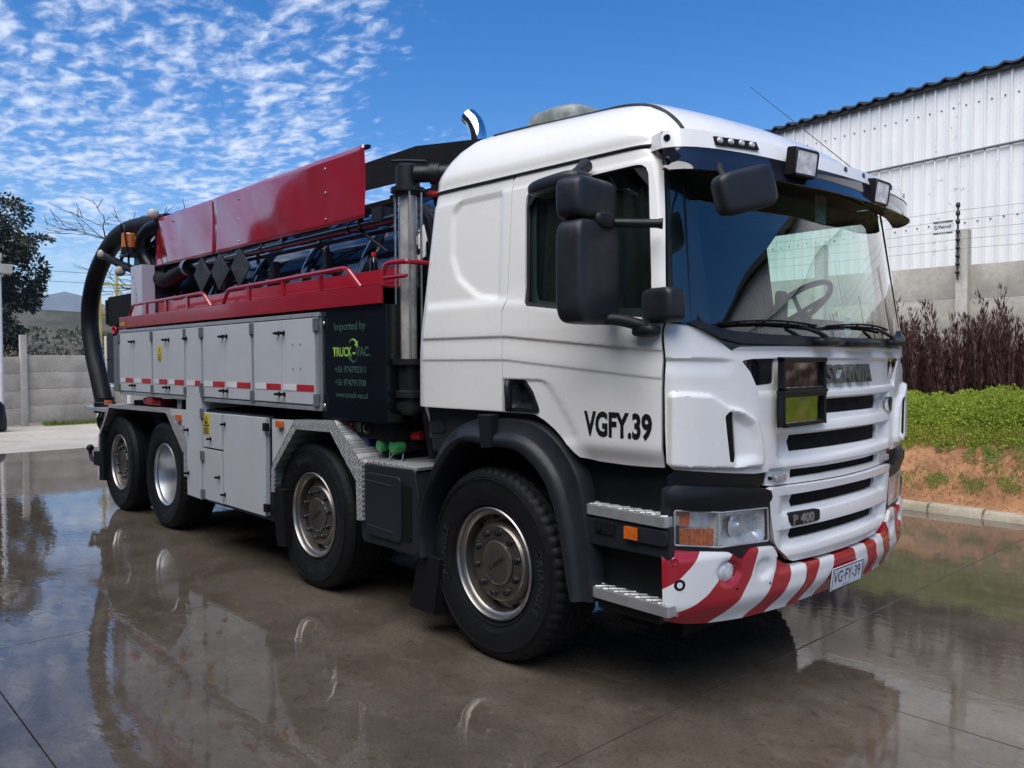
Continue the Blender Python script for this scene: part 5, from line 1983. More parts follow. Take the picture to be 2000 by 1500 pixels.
for pts, ups in (([(-5.52, ry, 2.06), (-5.40, ry, 2.172), (-3.640, ry, 2.183), (-3.47, ry, 2.06)], (-5.01, -4.485, -3.975)),
                 ([(-3.235, ry, 2.06), (-3.125, ry, 2.178), (-1.33, ry, 2.197), (-1.16, ry, 2.062)], (-2.75, -2.195, -1.665)),
                 ([(-.908, ry, 2.055), (-.906, ry, 2.14), (-.86, ry, 2.183), (-.72, ry + .02, 2.183), (-.70, ry + .06, 2.183), (-.70, -1.02, 2.183)], ())):
    pp = [Vector(p) for p in pts]
    r_ = rnd([(p.x, p.z) for p in pp], .05, 4) if len(ups) else None
    path = []
    if r_:
        q = []
        m = len(pp)
        q.append(pp[0])
        for i in range(1, m - 1):
            a, b, c = pp[i - 1], pp[i], pp[i + 1]
            s_, e_ = b + (a - b).normalized() * .05, b + (c - b).normalized() * .05
            for k in range(6):
                w = k / 5
                q.append((1 - w) ** 2 * s_ + 2 * w * (1 - w) * b + w * w * e_)
        q.append(pp[-1])
        path = q
    else:
        path = smooth_path(pp, 5)
    rl = MB().tube(path, .0155, 10)
    if not ups:
        rl.tube([(-.90, ry, 2.10), (-.70, ry + .02, 2.10)], .012, 8)
    for x in ups:
        rl.box((x - .017, ry - .012, 2.06), (x + .017, ry + .012, 2.172))
    rl.build('deck_rail', 'red_paint', T)

# ------------------------------------------------------------------ tank
tkm = MB()
prof = [(.001, -6.35), (.35, -6.33), (.65, -6.24), (.80, -6.12), (.865, -5.98), (.87, -5.9)]
tkm.lathe([(r, x) for r, x in prof] + [(.87, -1.35), (.84, -1.22), (.70, -1.10), (.35, -1.03), (.001, -1.02)], 72, axis='x', c=(0, 0, 1.985))
tank = tkm.build('tank', 'tank_black', T, angle=40)
for x in (-1.75, -2.62, -3.5, -4.4, -5.3):
    rg = MB().lathe([(.868, x - .05), (.905, x - .045), (.915, x), (.905, x + .045), (.868, x + .05)], 72, axis='x', c=(0, 0, 1.985))
    rg.build('tank_ring', 'tank_black', tank, angle=30)
rgm = MB().lathe([(.87, -5.86), (.93, -5.86), (.94, -5.90), (.93, -5.96), (.87, -5.97)], 72, axis='x', c=(0, 0, 1.985))
rgm.build('tank_flange', 'frame_grey', tank, angle=30)
for x in (-2.2, -3.05, -3.95):
    cl = MB()
    cl.box((x - .03, -.90, 2.25), (x + .03, -.84, 2.42)).cyl((x, -.92, 2.28), (x, -.86, 2.28), .03, 10)
    cl.build('tank_fitting', 'dark_plastic', tank, bevel=.006)
# pipe under the red screen, with its rods and clamps
pp = MB().cyl((-4.75, -.95, 2.512), (-1.15, -.95, 2.532), .034, 16).tube([(-4.75, -.95, 2.512), (-5.15, -.93, 2.50)], .05, 14)
for x in (-1.75, -3.1, -4.3):
    pp.lathe([(.040, x - .02), (.040, x + .02)], 16, axis='x', c=(0, -.95, 2.525))
pp.build('suction_pipe', 'tank_black', T)
sr = MB().tube([(-1.62, -.95, 2.50), (-1.36, -.90, 2.33)], .012, 8).tube([(-4.30, -.93, 2.465), (-1.20, -.90, 2.475)], .016, 8)
sr.box((-1.42, -.99, 2.52), (-1.30, -.90, 2.62)).box((-1.30, -.97, 2.54), (-1.22, -.92, 2.60))
sr.build('pipe_clamp', 'dark_plastic', T, bevel=.006)
fh = MB().tube(smooth_path([(-5.9, -.85, 2.62), (-5.55, -.95, 2.50), (-5.2, -.99, 2.42), (-4.9, -.99, 2.44), (-4.66, -.96, 2.50)], 8), .075, 16)
fho = fh.build('bent_hose', 'hose_rubber', T)
MB().lathe([(.082, -4.70), (.086, -4.66), (.082, -4.62)], 20, axis='x', c=(0, -.955, 2.505)).build('hose_clip', 'zinc', fho)
for i, x in enumerate((-4.265, -3.868, -3.448)):
    dx = .19
    k = MB().prism([(x, 2.565), (x - dx, 2.415), (x - .04, 2.235), (x + dx, 2.395)], lambda u, v, d: (u, -1.0 + d + .05 * (2.57 - v), v), 0, .012)
    k.build('rubber_flap', 'flap_grey', T, bevel=.003)
# red screen of two sheets
for x0, x1, tw in ((-5.44, -3.972, .012), (-3.964, -1.488, .0)):
    f = MB()
    nu, nv = 40, 16
    for j in range(nv + 1):
        for i in range(nu + 1):
            u = x0 + (x1 - x0) * i / nu
            v = 2.565 + .492 * j / nv
            w = .006 * math.sin(u * 3.1 + 1) * math.sin((v - 2.5) * 5) + .004 * math.sin(u * 7.7 + v * 9) + (.006 * math.sin(u * 11 + v * 6) * sm((-4.6 - u) / .6) if tw else 0)
            f.v.append((u, -1.0 + w, v))
    for j in range(nv):
        for i in range(nu):
            a = j * (nu + 1) + i
            f.f.append((a, a + 1, a + nu + 2, a + nu + 1))
    so = f.build('red_screen', 'screen_red', T, angle=80)
    sdm = so.modifiers.new('sheet', 'SOLIDIFY')
    sdm.thickness = .004
    rv_ = MB()
    for x in ((-4.93, -4.93) if tw else (-3.45, -2.0)):
        for z in (2.62, 2.81, 2.98):
            rv_.lathe([(.0005, -.005), (.008, -.004), (.010, .002)], 10, c=(x, -1.002, z))
    rv_.build('screen_rivet', 'zinc', so)
sf = MB().box((-5.42, -.985, 3.035), (-1.47, -.955, 3.057)).box((-5.42, -.985, 2.575), (-1.5, -.955, 2.595))
for x in (-5.3, -3.97, -2.7, -1.6):
    sf.box((x, -.985, 2.5), (x + .03, -.955, 3.04))
    sf.box((x, -.96, 2.62), (x + .03, -.55, 2.65))
sf.build('screen_frame', 'black_matt', T)
# boom of black plate with its ladder bars, over the tank's front
bo = MB()
side_p = [(-5.6, 3.02), (-2.12, 3.098), (-1.42, 3.100), (-.84, 3.02), (-.80, 2.92), (-1.16, 2.875), (-2.12, 2.895), (-5.6, 2.80)]
for y in (-.615, .60):
    bo.prism([(-3.4, 3.06), (-2.12, 3.098), (-1.42, 3.100), (-.72, 3.01), (-.70, 2.93), (-1.16, 2.872), (-2.12, 2.892), (-3.4, 2.86)], lambda u, v, d: (u, y + d, v), 0, .015)
for x in (-1.25, -1.75, -2.3, -2.9):
    bo.box((x - .025, -.60, 2.77), (x + .025, .60, 2.81))
for y in (-.62, -.2, .2, .60):
    bo.box((-3.3, y - .02, 2.735), (-1.0, y + .02, 2.775))
bo.tube([(-2.2, -.60, 2.78), (-1.4, .1, 2.79)], .02, 8).tube([(-2.2, .3, 2.78), (-1.4, -.5, 2.79)], .02, 8)
bm_ = bo.build('boom_frame', 'black_matt', T, bevel=.003)
dr = MB().lathe([(.05, -.5), (.30, -.5), (.30, -.47), (.20, -.46), (.20, .46), (.30, .47), (.30, .5), (.05, .5)], 32, axis='y', c=(-4.9, 0, 2.95))
dr.cyl((-5.5, -.3, 2.95), (-3.0, -.3, 2.98), .09, 14)
dr.build('hose_reel', 'black_matt', T, angle=40)
bt = MB().lathe([(.0005, 2.198), (.026, 2.198), (.028, 2.21), (.028, 2.27), (.012, 2.295), (.012, 2.30), (.0005, 2.30)], 14, axis='z', c=(-1.40, -.985, 0))
bto = tag(bt.build('bottle', 'black_gloss', None), 'small dark bottle with red cap standing on the red deck by its rail', 'bottle')
MB().lathe([(.0005, 2.298), (.018, 2.298), (.018, 2.325), (.0005, 2.327)], 12, axis='z', c=(-1.40, -.985, 0)).build('bottle_cap', 'valve_red', bto)
# grey post, beacon and clutter at the rear corner
ps = MB().box((-5.70, -1.16, 2.0605), (-5.37, -1.03, 2.585)).build('grey_post', 'post_grey', T, bevel=.004)
for ch_, z in (('I', 2.38), ('A', 2.325), ('N', 2.27), ('O', 2.215)):
    text('post_lettering', ch_, .052, lambda u, v, d: (-5.56 + u * .9, -1.1612, z + v), 'print_black', ps, bold=.0008)
for z in (2.48, 2.17):
    MB().cyl((-5.60, -1.16, z), (-5.60, -1.185, z), .008, 8).build('post_bolt', 'zinc', ps)
bcn = MB().lathe([(.0005, 2.955), (.062, 2.955), (.070, 2.945), (.072, 2.80), (.0005, 2.80)], 24, axis='z', c=(-5.86, -1.12, 0)).build('amber_beacon', 'beacon_amber', T)
MB().lathe([(.0005, 2.805), (.078, 2.805), (.080, 2.745), (.10, 2.74), (.0005, 2.735)], 24, axis='z', c=(-5.86, -1.12, 0)).build('beacon_base', 'dark_plastic', bcn)
MB().tube(smooth_path([(-5.78, -1.16, 2.74), (-5.76, -1.19, 2.95), (-5.80, -1.19, 3.03), (-5.87, -1.19, 3.04), (-5.92, -1.17, 2.96)], 5), .010, 8).build('beacon_guard', 'dark_plastic', bcn)
MB().tube(smooth_path([(-5.80, -1.14, 2.74), (-5.78, -1.15, 2.62), (-5.74, -1.12, 2.50)], 5), .012, 8).box((-5.98, -1.18, 2.715), (-5.70, -.95, 2.735)).build('beacon_bracket', 'black_paint', bcn)
rd = MB().sup((-5.95, -.80, 2.62), (.22, .20, .13), .4).box((-6.05, -1.0, 2.42), (-5.45, -.6, 2.66))
rd.box((-5.75, -.95, 2.0605), (-5.72, -.90, 2.55)).sup((-5.6, -.6, 2.75), (.2, .25, .2), .6)
rd.tube(smooth_path([(-5.2, -.9, 3.0), (-5.5, -1.0, 2.98), (-5.72, -1.02, 2.88), (-5.74, -1.0, 2.7), (-5.6, -.95, 2.55)], 6), .075, 14)
rd.tube(smooth_path([(-6.3, -1.0, 2.78), (-6.05, -1.0, 2.93), (-5.75, -.95, 2.97), (-5.5, -.9, 2.9)], 6), .03, 10)
for i in range(10):
    rd.tube(smooth_path([(-6.2 + .05 * i, -.95 + .02 * i, 2.62 + .03 * (i % 4)), (-6.0 + .04 * i, -.99, 2.80 - .02 * (i % 3)), (-5.75 + .02 * i, -.9, 2.72 + .02 * i)], 4), .012, 6)
rd.build('rear_fittings', 'black_paint', T)
cb = MB().lathe([(.095, -.01), (.10, .0), (.095, .01)], 20, axis='x', c=(0, 0, 0))
# guide rollers of the big hose
HY = -1.02
ga = MB()
ga.tube([(-6.75, HY - .06, 2.80), (-6.50, HY, 2.70), (-6.15, HY + .05, 2.60), (-5.9, HY + .05, 2.60)], .045, 10)
ga.tube([(-6.5, HY, 2.70), (-6.35, HY, 2.80), (-6.2, HY + .05, 2.88)], .02, 8)
ga.build('hose_guide_arm', 'black_paint', T)
for c in ((-6.86, HY - .07, 2.835), (-6.42, HY - .02, 2.61), (-5.36, HY - .02, 3.10)):
    MB().sup(c, (.058, .055, .055), .8, 20, 12).build('guide_roller', 'cream_ball', T, angle=80)
# suction hose
HP = [(-5.3, -.9, 3.02), (-5.75, -.95, 3.045), (-6.3, HY, 3.03), (-6.85, HY, 2.91), (-7.33, HY, 2.66), (-7.60, HY, 2.36), (-7.66, HY, 2.05), (-7.54, HY, 1.72), (-7.33, HY, 1.40), (-7.18, HY, 1.16), (-7.12, HY, 1.05)]
sp_ = smooth_path(HP, 14)
rr_ = [.098 + (.0035 if i % 2 else 0) for i in range(len(sp_))]
so_ = MB().tube(sp_, rr_, 18).build('suction_hose', 'hose_rubber', T, angle=70)
MB().lathe([(.0005, 1.0), (.12, 1.0), (.12, 1.12), (.105, 1.13), (.105, 1.18)], 20, axis='z', c=(-7.12, HY, 0)).build('hose_coupler', 'dark_plastic', so_)
# rear cabinets, crossbar and hitch
rc = MB().box((-6.75, -1.10, 1.36), (-6.10, -.35, 1.93)).build('rear_cabinet', 'mid_plastic', T, bevel=.01)
MB().box((-6.752, -1.104, 1.62), (-6.10, -1.101, 1.628)).box((-6.50, -1.104, 1.36), (-6.49, -1.101, 1.93)).build('cabinet_joint', 'black_matt', rc)
wb = MB().box((-6.62, -1.12, 2.00), (-5.74, -.95, 2.33)).build('work_lamp_box', 'black_matt', T, bevel=.02)
MB().box((-6.68, -1.13, 2.02), (-6.63, -.93, 2.30)).build('work_lamp', 'dark_plastic', wb, bevel=.01)
MB().tube([(-6.45 + .05 * math.cos(t), -1.10, 1.955 + .04 * math.sin(t)) for t in [2 * math.pi * i / 16 for i in range(16)]], .016, 8, closed=True).tube([(-6.36 + .05 * math.cos(t), -1.08, 1.945 + .035 * math.sin(t)) for t in [2 * math.pi * i / 16 for i in range(16)]], .016, 8, closed=True).build('red_coil', 'valve_red', T)
rb = MB().box((-7.45, -1.16, 1.03), (-6.55, -1.0, 1.07)).build('rear_ledge', 'frame_grey', T, bevel=.006)
hbm = MB().box((-7.05, -1.18, .40), (-6.60, -.6, .56)).box((-7.05, -.6, .42), (-6.7, .9, .54)).build('rear_underrun', 'black_matt', T, bevel=.012)
MB().tube(smooth_path([(-7.05, -1.14, .44), (-7.22, -1.14, .44), (-7.30, -1.14, .49), (-7.31, -1.14, .55)], 5), .022, 10).sup((-7.31, -1.14, .575), (.042, .042, .042), 1.0, 16, 10).build('tow_ball', 'dark_plastic', hbm)
wr = MB()
for i in range(5):
    wr.tube(smooth_path([(-6.95 + .06 * i, -1.12 + .02 * i, 1.02), (-7.0 + .05 * i, -1.14, .9 - .02 * i), (-6.85 + .03 * i, -1.13, .78), (-6.78 + .04 * i, -1.12, .62)], 5), .014, 6)
wr.build('rear_cable', 'black_matt', T)
# ------------------------------------------------------------------ the ground: base sheet, cast concrete slabs, dry apron
def grid_sheet(name, x0, x1, y0, y1, nx, ny, zf, mat, kind='structure', parent=None):
    mb = MB()
    for j in range(ny + 1):
        for i in range(nx + 1):
            x, y = x0 + (x1 - x0) * i / nx, y0 + (y1 - y0) * j / ny
            mb.v.append((x, y, zf(x, y)))
    for j in range(ny):
        for i in range(nx):
            a = j * (nx + 1) + i
            mb.f.append((a, a + 1, a + nx + 2, a + nx + 1))
    o = mb.build(name, mat, parent, angle=80)
    if kind:
        o['kind'] = kind
    return o


ground = grid_sheet('ground', -3900, 1500, -3900, 6900, 8, 8, lambda x, y: -.14, 'rough_ground')
yard = tag(MB().box((-13.3, -20, -.12), (14, 4.86, -.022)).build('yard_floor', 'wet_concrete'), kind='structure')
XJ = [-13.28, -11.15, -8.1, -5.06, -2.01, 1.05, 4.1, 7.15, 10.2, 13.25]
YJ = [-18.0, -15.0, -12.05, -9.1, -6.15, -3.205, -.27, 2.68, 4.855]
slab_me = {}
for i in range(len(XJ) - 1):
    for j in range(len(YJ) - 1):
        sx, sy = XJ[i + 1] - XJ[i], YJ[j + 1] - YJ[j]
        key = (round(sx, 3), round(sy, 3))
        if key not in slab_me:
            o = MB().box((.0025, .0025, -.10), (sx - .0025, sy - .0025, 0)).build('concrete_slab', 'wet_concrete', yard, bevel=.003, angle=8)
            slab_me[key] = o.data
        else:
            o = link('concrete_slab', slab_me[key], None, yard)
        o.location = (XJ[i], YJ[j], 0)
apron = tag(MB().box((-20.0, -20, -.12), (-13.285, 16, .004)).build('dry_pavement', 'dry_concrete', bevel=.004), kind='structure')
apron2 = tag(MB().box((-13.285, 4.86, -.12), (-9.0, 16, -.004)).build('side_pavement', 'dry_concrete'), kind='structure')
# kerb stones
kb = tag(MB().box((-9.0, 4.90, -.12), (14, 4.98, .03)).build('kerb', 'kerb_concrete'), kind='structure')
km_ = None
for i in range(44):
    x = -8.9 + .522 * i
    if km_ is None:
        o = MB().prism([(4.865, -.02), (4.895, .066), (4.912, .078), (4.995, .084), (4.995, -.02)], lambda u, v, d: (d, u, v), 0, .505).build('kerb_stone', 'kerb_concrete', kb, bevel=.012)
        km_ = o.data
    else:
        o = link('kerb_stone', km_, None, kb)
    o.location = (x, random.uniform(-.006, .006), random.uniform(-.008, .004))

# earth bank behind the kerb
from mathutils import noise as MN


def bank_z(x, y):
    t = y - 5.02
    z = float(np.interp(y, [4.98, 5.06, 5.25, 5.42, 5.60, 6.0, 7.0, 7.6, 12], [.06, .10, .37, .56, .645, .70, .76, .76, .76]))
    k = sm(t / .15) * (1 - .8 * sm((y - 6.5) / .5))
    return z + k * (.10 * MN.noise((x * 1.3, y * 2.0, 0)) + .06 * MN.noise((x * 5, y * 5, 3)) + .035 * MN.noise((x * 14, y * 14, 5)) + .02 * MN.noise((x * 33, y * 33, 9)))


bank_ = grid_sheet('earth_bank', -5, 10, 4.99, 8.6, 640, 130, bank_z, 'red_soil')

# ------------------------------------------------------------------ concrete panel walls
def panel_wall(name, label, origin, ang, bays, bay, rows, rh, z0, post_h, jitter, post_w=.15, tops=None):
    root = tag(empty(name, origin, ang), label, 'wall')
    pm, qm = None, None
    for b in range(bays + 1):
        if pm is None:
            o = MB().box((-post_w / 2, -.07, 0), (post_w / 2, .07, post_h)).build('wall_post', 'post_concrete', root, bevel=.012)
            pm = o.data
        else:
            o = link('wall_post', pm, None, root)
        o.location = (b * bay, 0, 0)
        o.rotation_euler = (random.uniform(-.004, .004), random.uniform(-.006, .006), 0)
        if b == bays:
            break
        dzb = random.uniform(-.03, .03)
        for r in range(rows):
            if qm is None:
                p = MB().box((-(bay - post_w) / 2 - .02, -.022, .003), ((bay - post_w) / 2 + .02, .022, rh - .003)).build('wall_panel', 'wall_concrete', root, bevel=.006)
                qm = p.data
            else:
                p = link('wall_panel', qm, None, root)
            p.location = ((b + .5) * bay, .01 + random.uniform(-.006, .006), z0 + r * rh + dzb)
            p.rotation_euler = (random.uniform(-.006, .006), random.uniform(-.003, .003), 0)
    return root


WY = 7.45
rw = panel_wall('concrete_wall', 'grey concrete panel wall with tall posts behind the burgundy shrubs, in front of the white warehouse', (-.57 - 1.93 * 4, WY, .55), 0, 12, 1.93, 5, .445, .04, 2.70, .01)
lw = panel_wall('concrete_wall', 'low pale concrete panel wall at the far end of the yard behind the truck', (-19.95, .83 - 1.98 * 5, 0), R(90), 13, 1.98, 4, .425, .05, 2.28, .01)

# electric fence along the top of the right wall
ins = []
for b in (4,):
    x = -.57 - 1.93 * 4 + 1.93 * b
    mb = MB().cyl((0, 0, 0), (0, 0, .98), .012, 8)
    for k in range(9):
        z = .10 + .105 * k + (.02 if k > 5 else 0)
        mb.sup((0, 0, z), (.028, .028, .026 if k < 6 else .038), .9, 10, 6)
    o = mb.build('fence_insulator', 'fence_black') if not ins else link('fence_insulator', ins[0].data)
    o.location = (x - .035, WY - .11, 2.60)
    tag(o, 'black insulator rod on the wall post right of the small security sign', 'insulator')
    ins.append(o)
for z in (3.00, 3.12, 3.24, 3.37, 3.49):
    mb = MB()
    pts = []
    for i in range(61):
        x = -8.3 + 23.2 * i / 60
        fr_ = ((x + .57) / 3.86) % 1.0
        pts.append((x, WY - .12, z - .02 * 4 * fr_ * (1 - fr_)))
    mb.tube(pts, .0022, 4)
    ordn = {3.00: 'lowest', 3.12: 'second lowest', 3.24: 'middle', 3.37: 'second highest', 3.49: 'highest'}[z]
    tag(mb.build('fence_wire', 'wire'), ordn + ' of the five thin electric fence wires strung above the right concrete wall', 'wire', 'electric fence wires')
sgn = tag(empty('security_sign', (-.775, WY - .135, 3.29)), 'small white Patroll security sign hanging on the electric fence wires', 'sign')
MB().box((-.118, -.003, -.085), (.118, .003, .085)).build('sign_board', 'sign_grey', sgn)
MB().box((-.118, -.0045, .058), (.118, -.0035, .085)).box((-.118, -.0045, -.085), (.118, -.0035, -.060)).build('sign_band', 'badge_grey', sgn)
w = text_width('Patroll', .055, bold=.001)
text('sign_lettering', 'Patroll', .055, lambda u, v, d: (-.055 + u, -.0048, -.010 + v), 'print_black', sgn, bold=.0012, sx=.150 / w)
MB().tube([(-.085 + .017 * math.cos(R(a)), -.0048, .008 + .020 * math.sin(R(a))) for a in range(60, 390, 30)], .005, 6).build('sign_mark', 'print_black', sgn)
text('sign_lettering', '22 792 4000', .022, lambda u, v, d: (-.065 + u, -.0050, -.081 + v), 'sign_grey', sgn)
text('sign_lettering', 'SEGURIDAD', .016, lambda u, v, d: (-.060 + u, -.0050, .064 + v), 'sign_grey', sgn)

# ------------------------------------------------------------------ warehouse
wa = R(-8.5)
tdir = Vector((math.cos(wa), math.sin(wa), 0))
ndir = Vector((.14781, .98902, 0))
wo0 = ndir * 9.2 + tdir * -7.0
wh_ = tag(empty('warehouse', (wo0.x, wo0.y, 0), wa), 'white ribbed metal warehouse with a dark corrugated roof edge behind the concrete wall', 'building')
ZE = 5.82
cw = .186
cm = None
for i in range(150):
    if cm is None:
        mb = MB()
        pr = [(0, 0), (.006, -.040), (.028, -.040), (.034, 0), (.07, 0), (.075, -.003), (.085, -.003), (.09, 0), (.125, 0), (.13, -.003), (.14, -.003), (.145, 0), (cw, 0)]
        nz = 7
        for k in range(nz + 1):
            mb.v += [(u, v, ZE * k / nz) for u, v in pr]
        for k in range(nz):
            for q in range(len(pr) - 1):
                a = k * len(pr) + q
                mb.f.append((a, a + 1, a + len(pr) + 1, a + len(pr)))
        o = mb.build('cladding_sheet', 'white_cladding', wh_, angle=20)
        cm = o.data
    else:
        o = link('cladding_sheet', cm, None, wh_)
    o.location = (i * cw, random.uniform(-.004, .004), random.uniform(-.01, .01))
sc_ = MB()
for i in range(150):
    for z in (3.66 + .01 * math.sin(i), 5.42):
        sc_.cyl((i * cw + .10, -.004, z), (i * cw + .10, -.016, z), .011, 6)
so2 = sc_.build('cladding_screw', 'roof_metal', wh_)
MB().box((0, .012, 0), (27.9, 12, ZE - .05)).build('warehouse_core', 'roof_metal', wh_)
MB().cyl((0, -.05, 4.70), (27.9, -.05, 4.70), .020, 8).box((8.9, -.09, 4.67), (8.96, -.03, 4.73)).build('conduit_pipe', 'hinge_grey', wh_)
# roof of corrugated sheets: crown and valley run back from the edge
rfm = MB()
nn = 100
for i in range(nn * 6 + 1):
    u = -.2 + 28.3 * i / (nn * 6)
    ph = (u / .285) % 1.0
    h = .042 * sm((ph - .28) / .12) * sm((.72 - ph) / .12)
    rfm.v += [(u, -.16, ZE + .015 + h), (u, 6.0, ZE + 1.0 + h), (u, -.16, ZE - .012 + h), (u, 6.0, ZE + .97 + h)]
for i in range(nn * 6):
    a = 4 * i
    rfm.f += [(a, a + 4, a + 5, a + 1), (a, a + 2, a + 6, a + 4), (a + 2, a + 3, a + 7, a + 6)]
rfm.build('warehouse_roof', 'roof_metal', wh_, angle=30)
MB().box((-.1, -.10, ZE - .05), (27.9, -.02, ZE + .0)).build('eave_trim', 'roof_metal', wh_)
MB().box((6.55, -.26, ZE - .06), (27.9, -.165, ZE + .09)).build('gutter', 'fence_black', wh_, bevel=.01)

# workshop on the near side of the yard, behind the camera: the truck's flank mirrors its gable
wk = tag(empty('workshop', (-5.0, -8.0, 0)), 'grey rendered workshop with dark gabled roof, mirrored in the truck flank', 'building')
GP = [(-13.5, 0), (13.5, 0), (13.5, 4.7), (0, 9.4), (-13.5, 4.7)]
MB().prism(GP, lambda u, v, d: (u, -d, v), 0, 14).build('workshop_wall', 'shed_render', wk)
rfw = MB()
for q in (1, -1):
    rfw.box((0, -14.3, 8.22), (q * 14.4 if q > 0 else -14.4, .3, 8.34)) if False else rfw.prism([(0, 9.41), (q * 14.2, 4.47), (q * 14.2, 4.59), (0, 9.54)], lambda u, v, d: (u, .3 - d, v), 0, 14.6)
rfw.build('workshop_roof', 'roof_metal', wk)
MB().box((-2.6, .003, 0), (2.6, .05, 4.4)).build('workshop_door', 'hinge_grey', wk)

# ------------------------------------------------------------------ planting on the bank
def leaf_quads(mb, c, n, u, l, w, droop=0.0):
    """One small pointed leaf at c growing along u."""
    u = u.normalized()
    s = u.cross(n)
    if s.length < 1e-4:
        s = u.orthogonal()
    s.normalize()
    k = len(mb.v)
    mb.v += [tuple(c), tuple(c + u * l * .5 + s * w), tuple(c + u * l), tuple(c + u * l * .5 - s * w)]
    mb.f.append((k, k + 1, k + 2, k + 3))


def raw(name, mb, mat, parent=None):
    me = bpy.data.meshes.new(name)
    me.from_pydata(mb.v, [], mb.f)
    me.update()
    return link(name, me, mat, parent)


shr = []
rng = random.Random(11)


def shrub_mesh(seed, h):
    g = random.Random(seed)
    st, fo_ = MB(), MB()
    for i in range(44):
        a, rr = g.uniform(0, 6.28), .30 * math.sqrt(g.random())
        b = Vector((rr * math.cos(a), rr * math.sin(a) * .8, 0))
        hh = h * g.uniform(.55, 1.0) * (1.25 if g.random() < .12 else 1)
        lean = Vector((g.gauss(0, .10) + b.x * .35, g.gauss(0, .10) + b.y * .3, 1))
        p = [b + lean * (hh * t) + Vector((math.sin(t * 5 + i) * .02, math.cos(t * 4 + i) * .02, 0)) for t in (0, .35, .7, 1)]
        st.tube(p, [.007, .006, .004, .002], 4, caps=False)
        nl = int(120 * hh)
        for k in range(nl):
            t = g.uniform(.12, 1.02)
            c = p[0].lerp(p[3], t) if t <= 1 else p[3]
            az = g.uniform(0, 6.28)
            side = Vector((math.cos(az), math.sin(az), 0))
            u = Vector((side.x * .55, side.y * .55, 1 + g.uniform(-.2, .4)))
            leaf_quads(fo_, c + side * g.uniform(.005, .06), side, u, g.uniform(.05, .10), g.uniform(.006, .011))
    return st, fo_


protos = []
sl = ['tall', 'dense', 'ragged', 'spiky', 'bushy', 'slender']
xs_ = []
x = -2.3
while x < 6.2:
    xs_.append(x)
    x += rng.uniform(.36, .46)
for i, x in enumerate(xs_):
    if i < 5:
        st, fo_ = shrub_mesh(40 + i, 1.0)
        root = empty('burgundy_shrub', (0, 0, 0))
        raw('shrub_stem', st, 'dark_stem', root)
        raw('shrub_foliage', fo_, 'shrub_leaf', root)
        protos.append(root)
    else:
        root = copy_tree(protos[i % 5])
    y = 6.95 + rng.uniform(-.16, .16)
    root.location = (x, y, bank_z(x, y) - .03)
    hsc = rng.uniform(1.12, 1.46) * (1.10 if x > .2 else .98)
    root.scale = (1.05, 1.05, hsc)
    root.rotation_euler = (0, 0, rng.uniform(0, 6.28))
    nth = ['leftmost', 'second from the left', 'third from the left', 'fourth from the left', 'fifth from the left', 'sixth from the left', 'seventh from the left', 'eighth from the left', 'ninth from the left', 'tenth from the left', 'eleventh from the left'][min(i, 10)]
    tag(root, 'burgundy leaved shrub right of the picture, in the same row along the concrete wall' if i > 10 else 'burgundy leaved shrub, ' + nth + ' in the row along the concrete wall', 'shrub', 'burgundy shrubs along the wall')

gc = MB()
g = random.Random(5)
N_GC = 160000
for i in range(N_GC):
    x = g.uniform(-3.2, 6.4)
    v = g.random() ** 1.2 if g.random() < .6 else g.random() * .20
    y = 5.47 + 1.33 * v + .03 * math.sin(x * 2.1) + .025 * math.sin(x * 5.3)
    e = (y - 5.45 - .03 * math.sin(x * 2.1) - .025 * math.sin(x * 5.3))
    top = .40 * sm((e + .10) / .20) * (1 - .25 * sm((e - .9) / .3)) + .05
    top *= 1 + .16 * MN.noise((x * 2.2, y * 2.2, 1)) + .14 * MN.noise((x * 7, y * 7, 4))
    zz = bank_z(x, y) + top * ((1 - .55 * g.random() ** 2.2) if e > .20 else g.uniform(.02, 1.0))
    if e < .03:
        continue
    az = g.uniform(0, 6.28)
    u = Vector((math.cos(az) * .7, math.sin(az) * .7 - .25, g.uniform(.3, 1.3)))
    leaf_quads(gc, Vector((x, y, zz)), Vector((-math.sin(az), math.cos(az), .3)), u, g.uniform(.02, .042), g.uniform(.005, .009))
tag(raw('ground_cover', gc, 'cover_leaf'), kind='stuff')
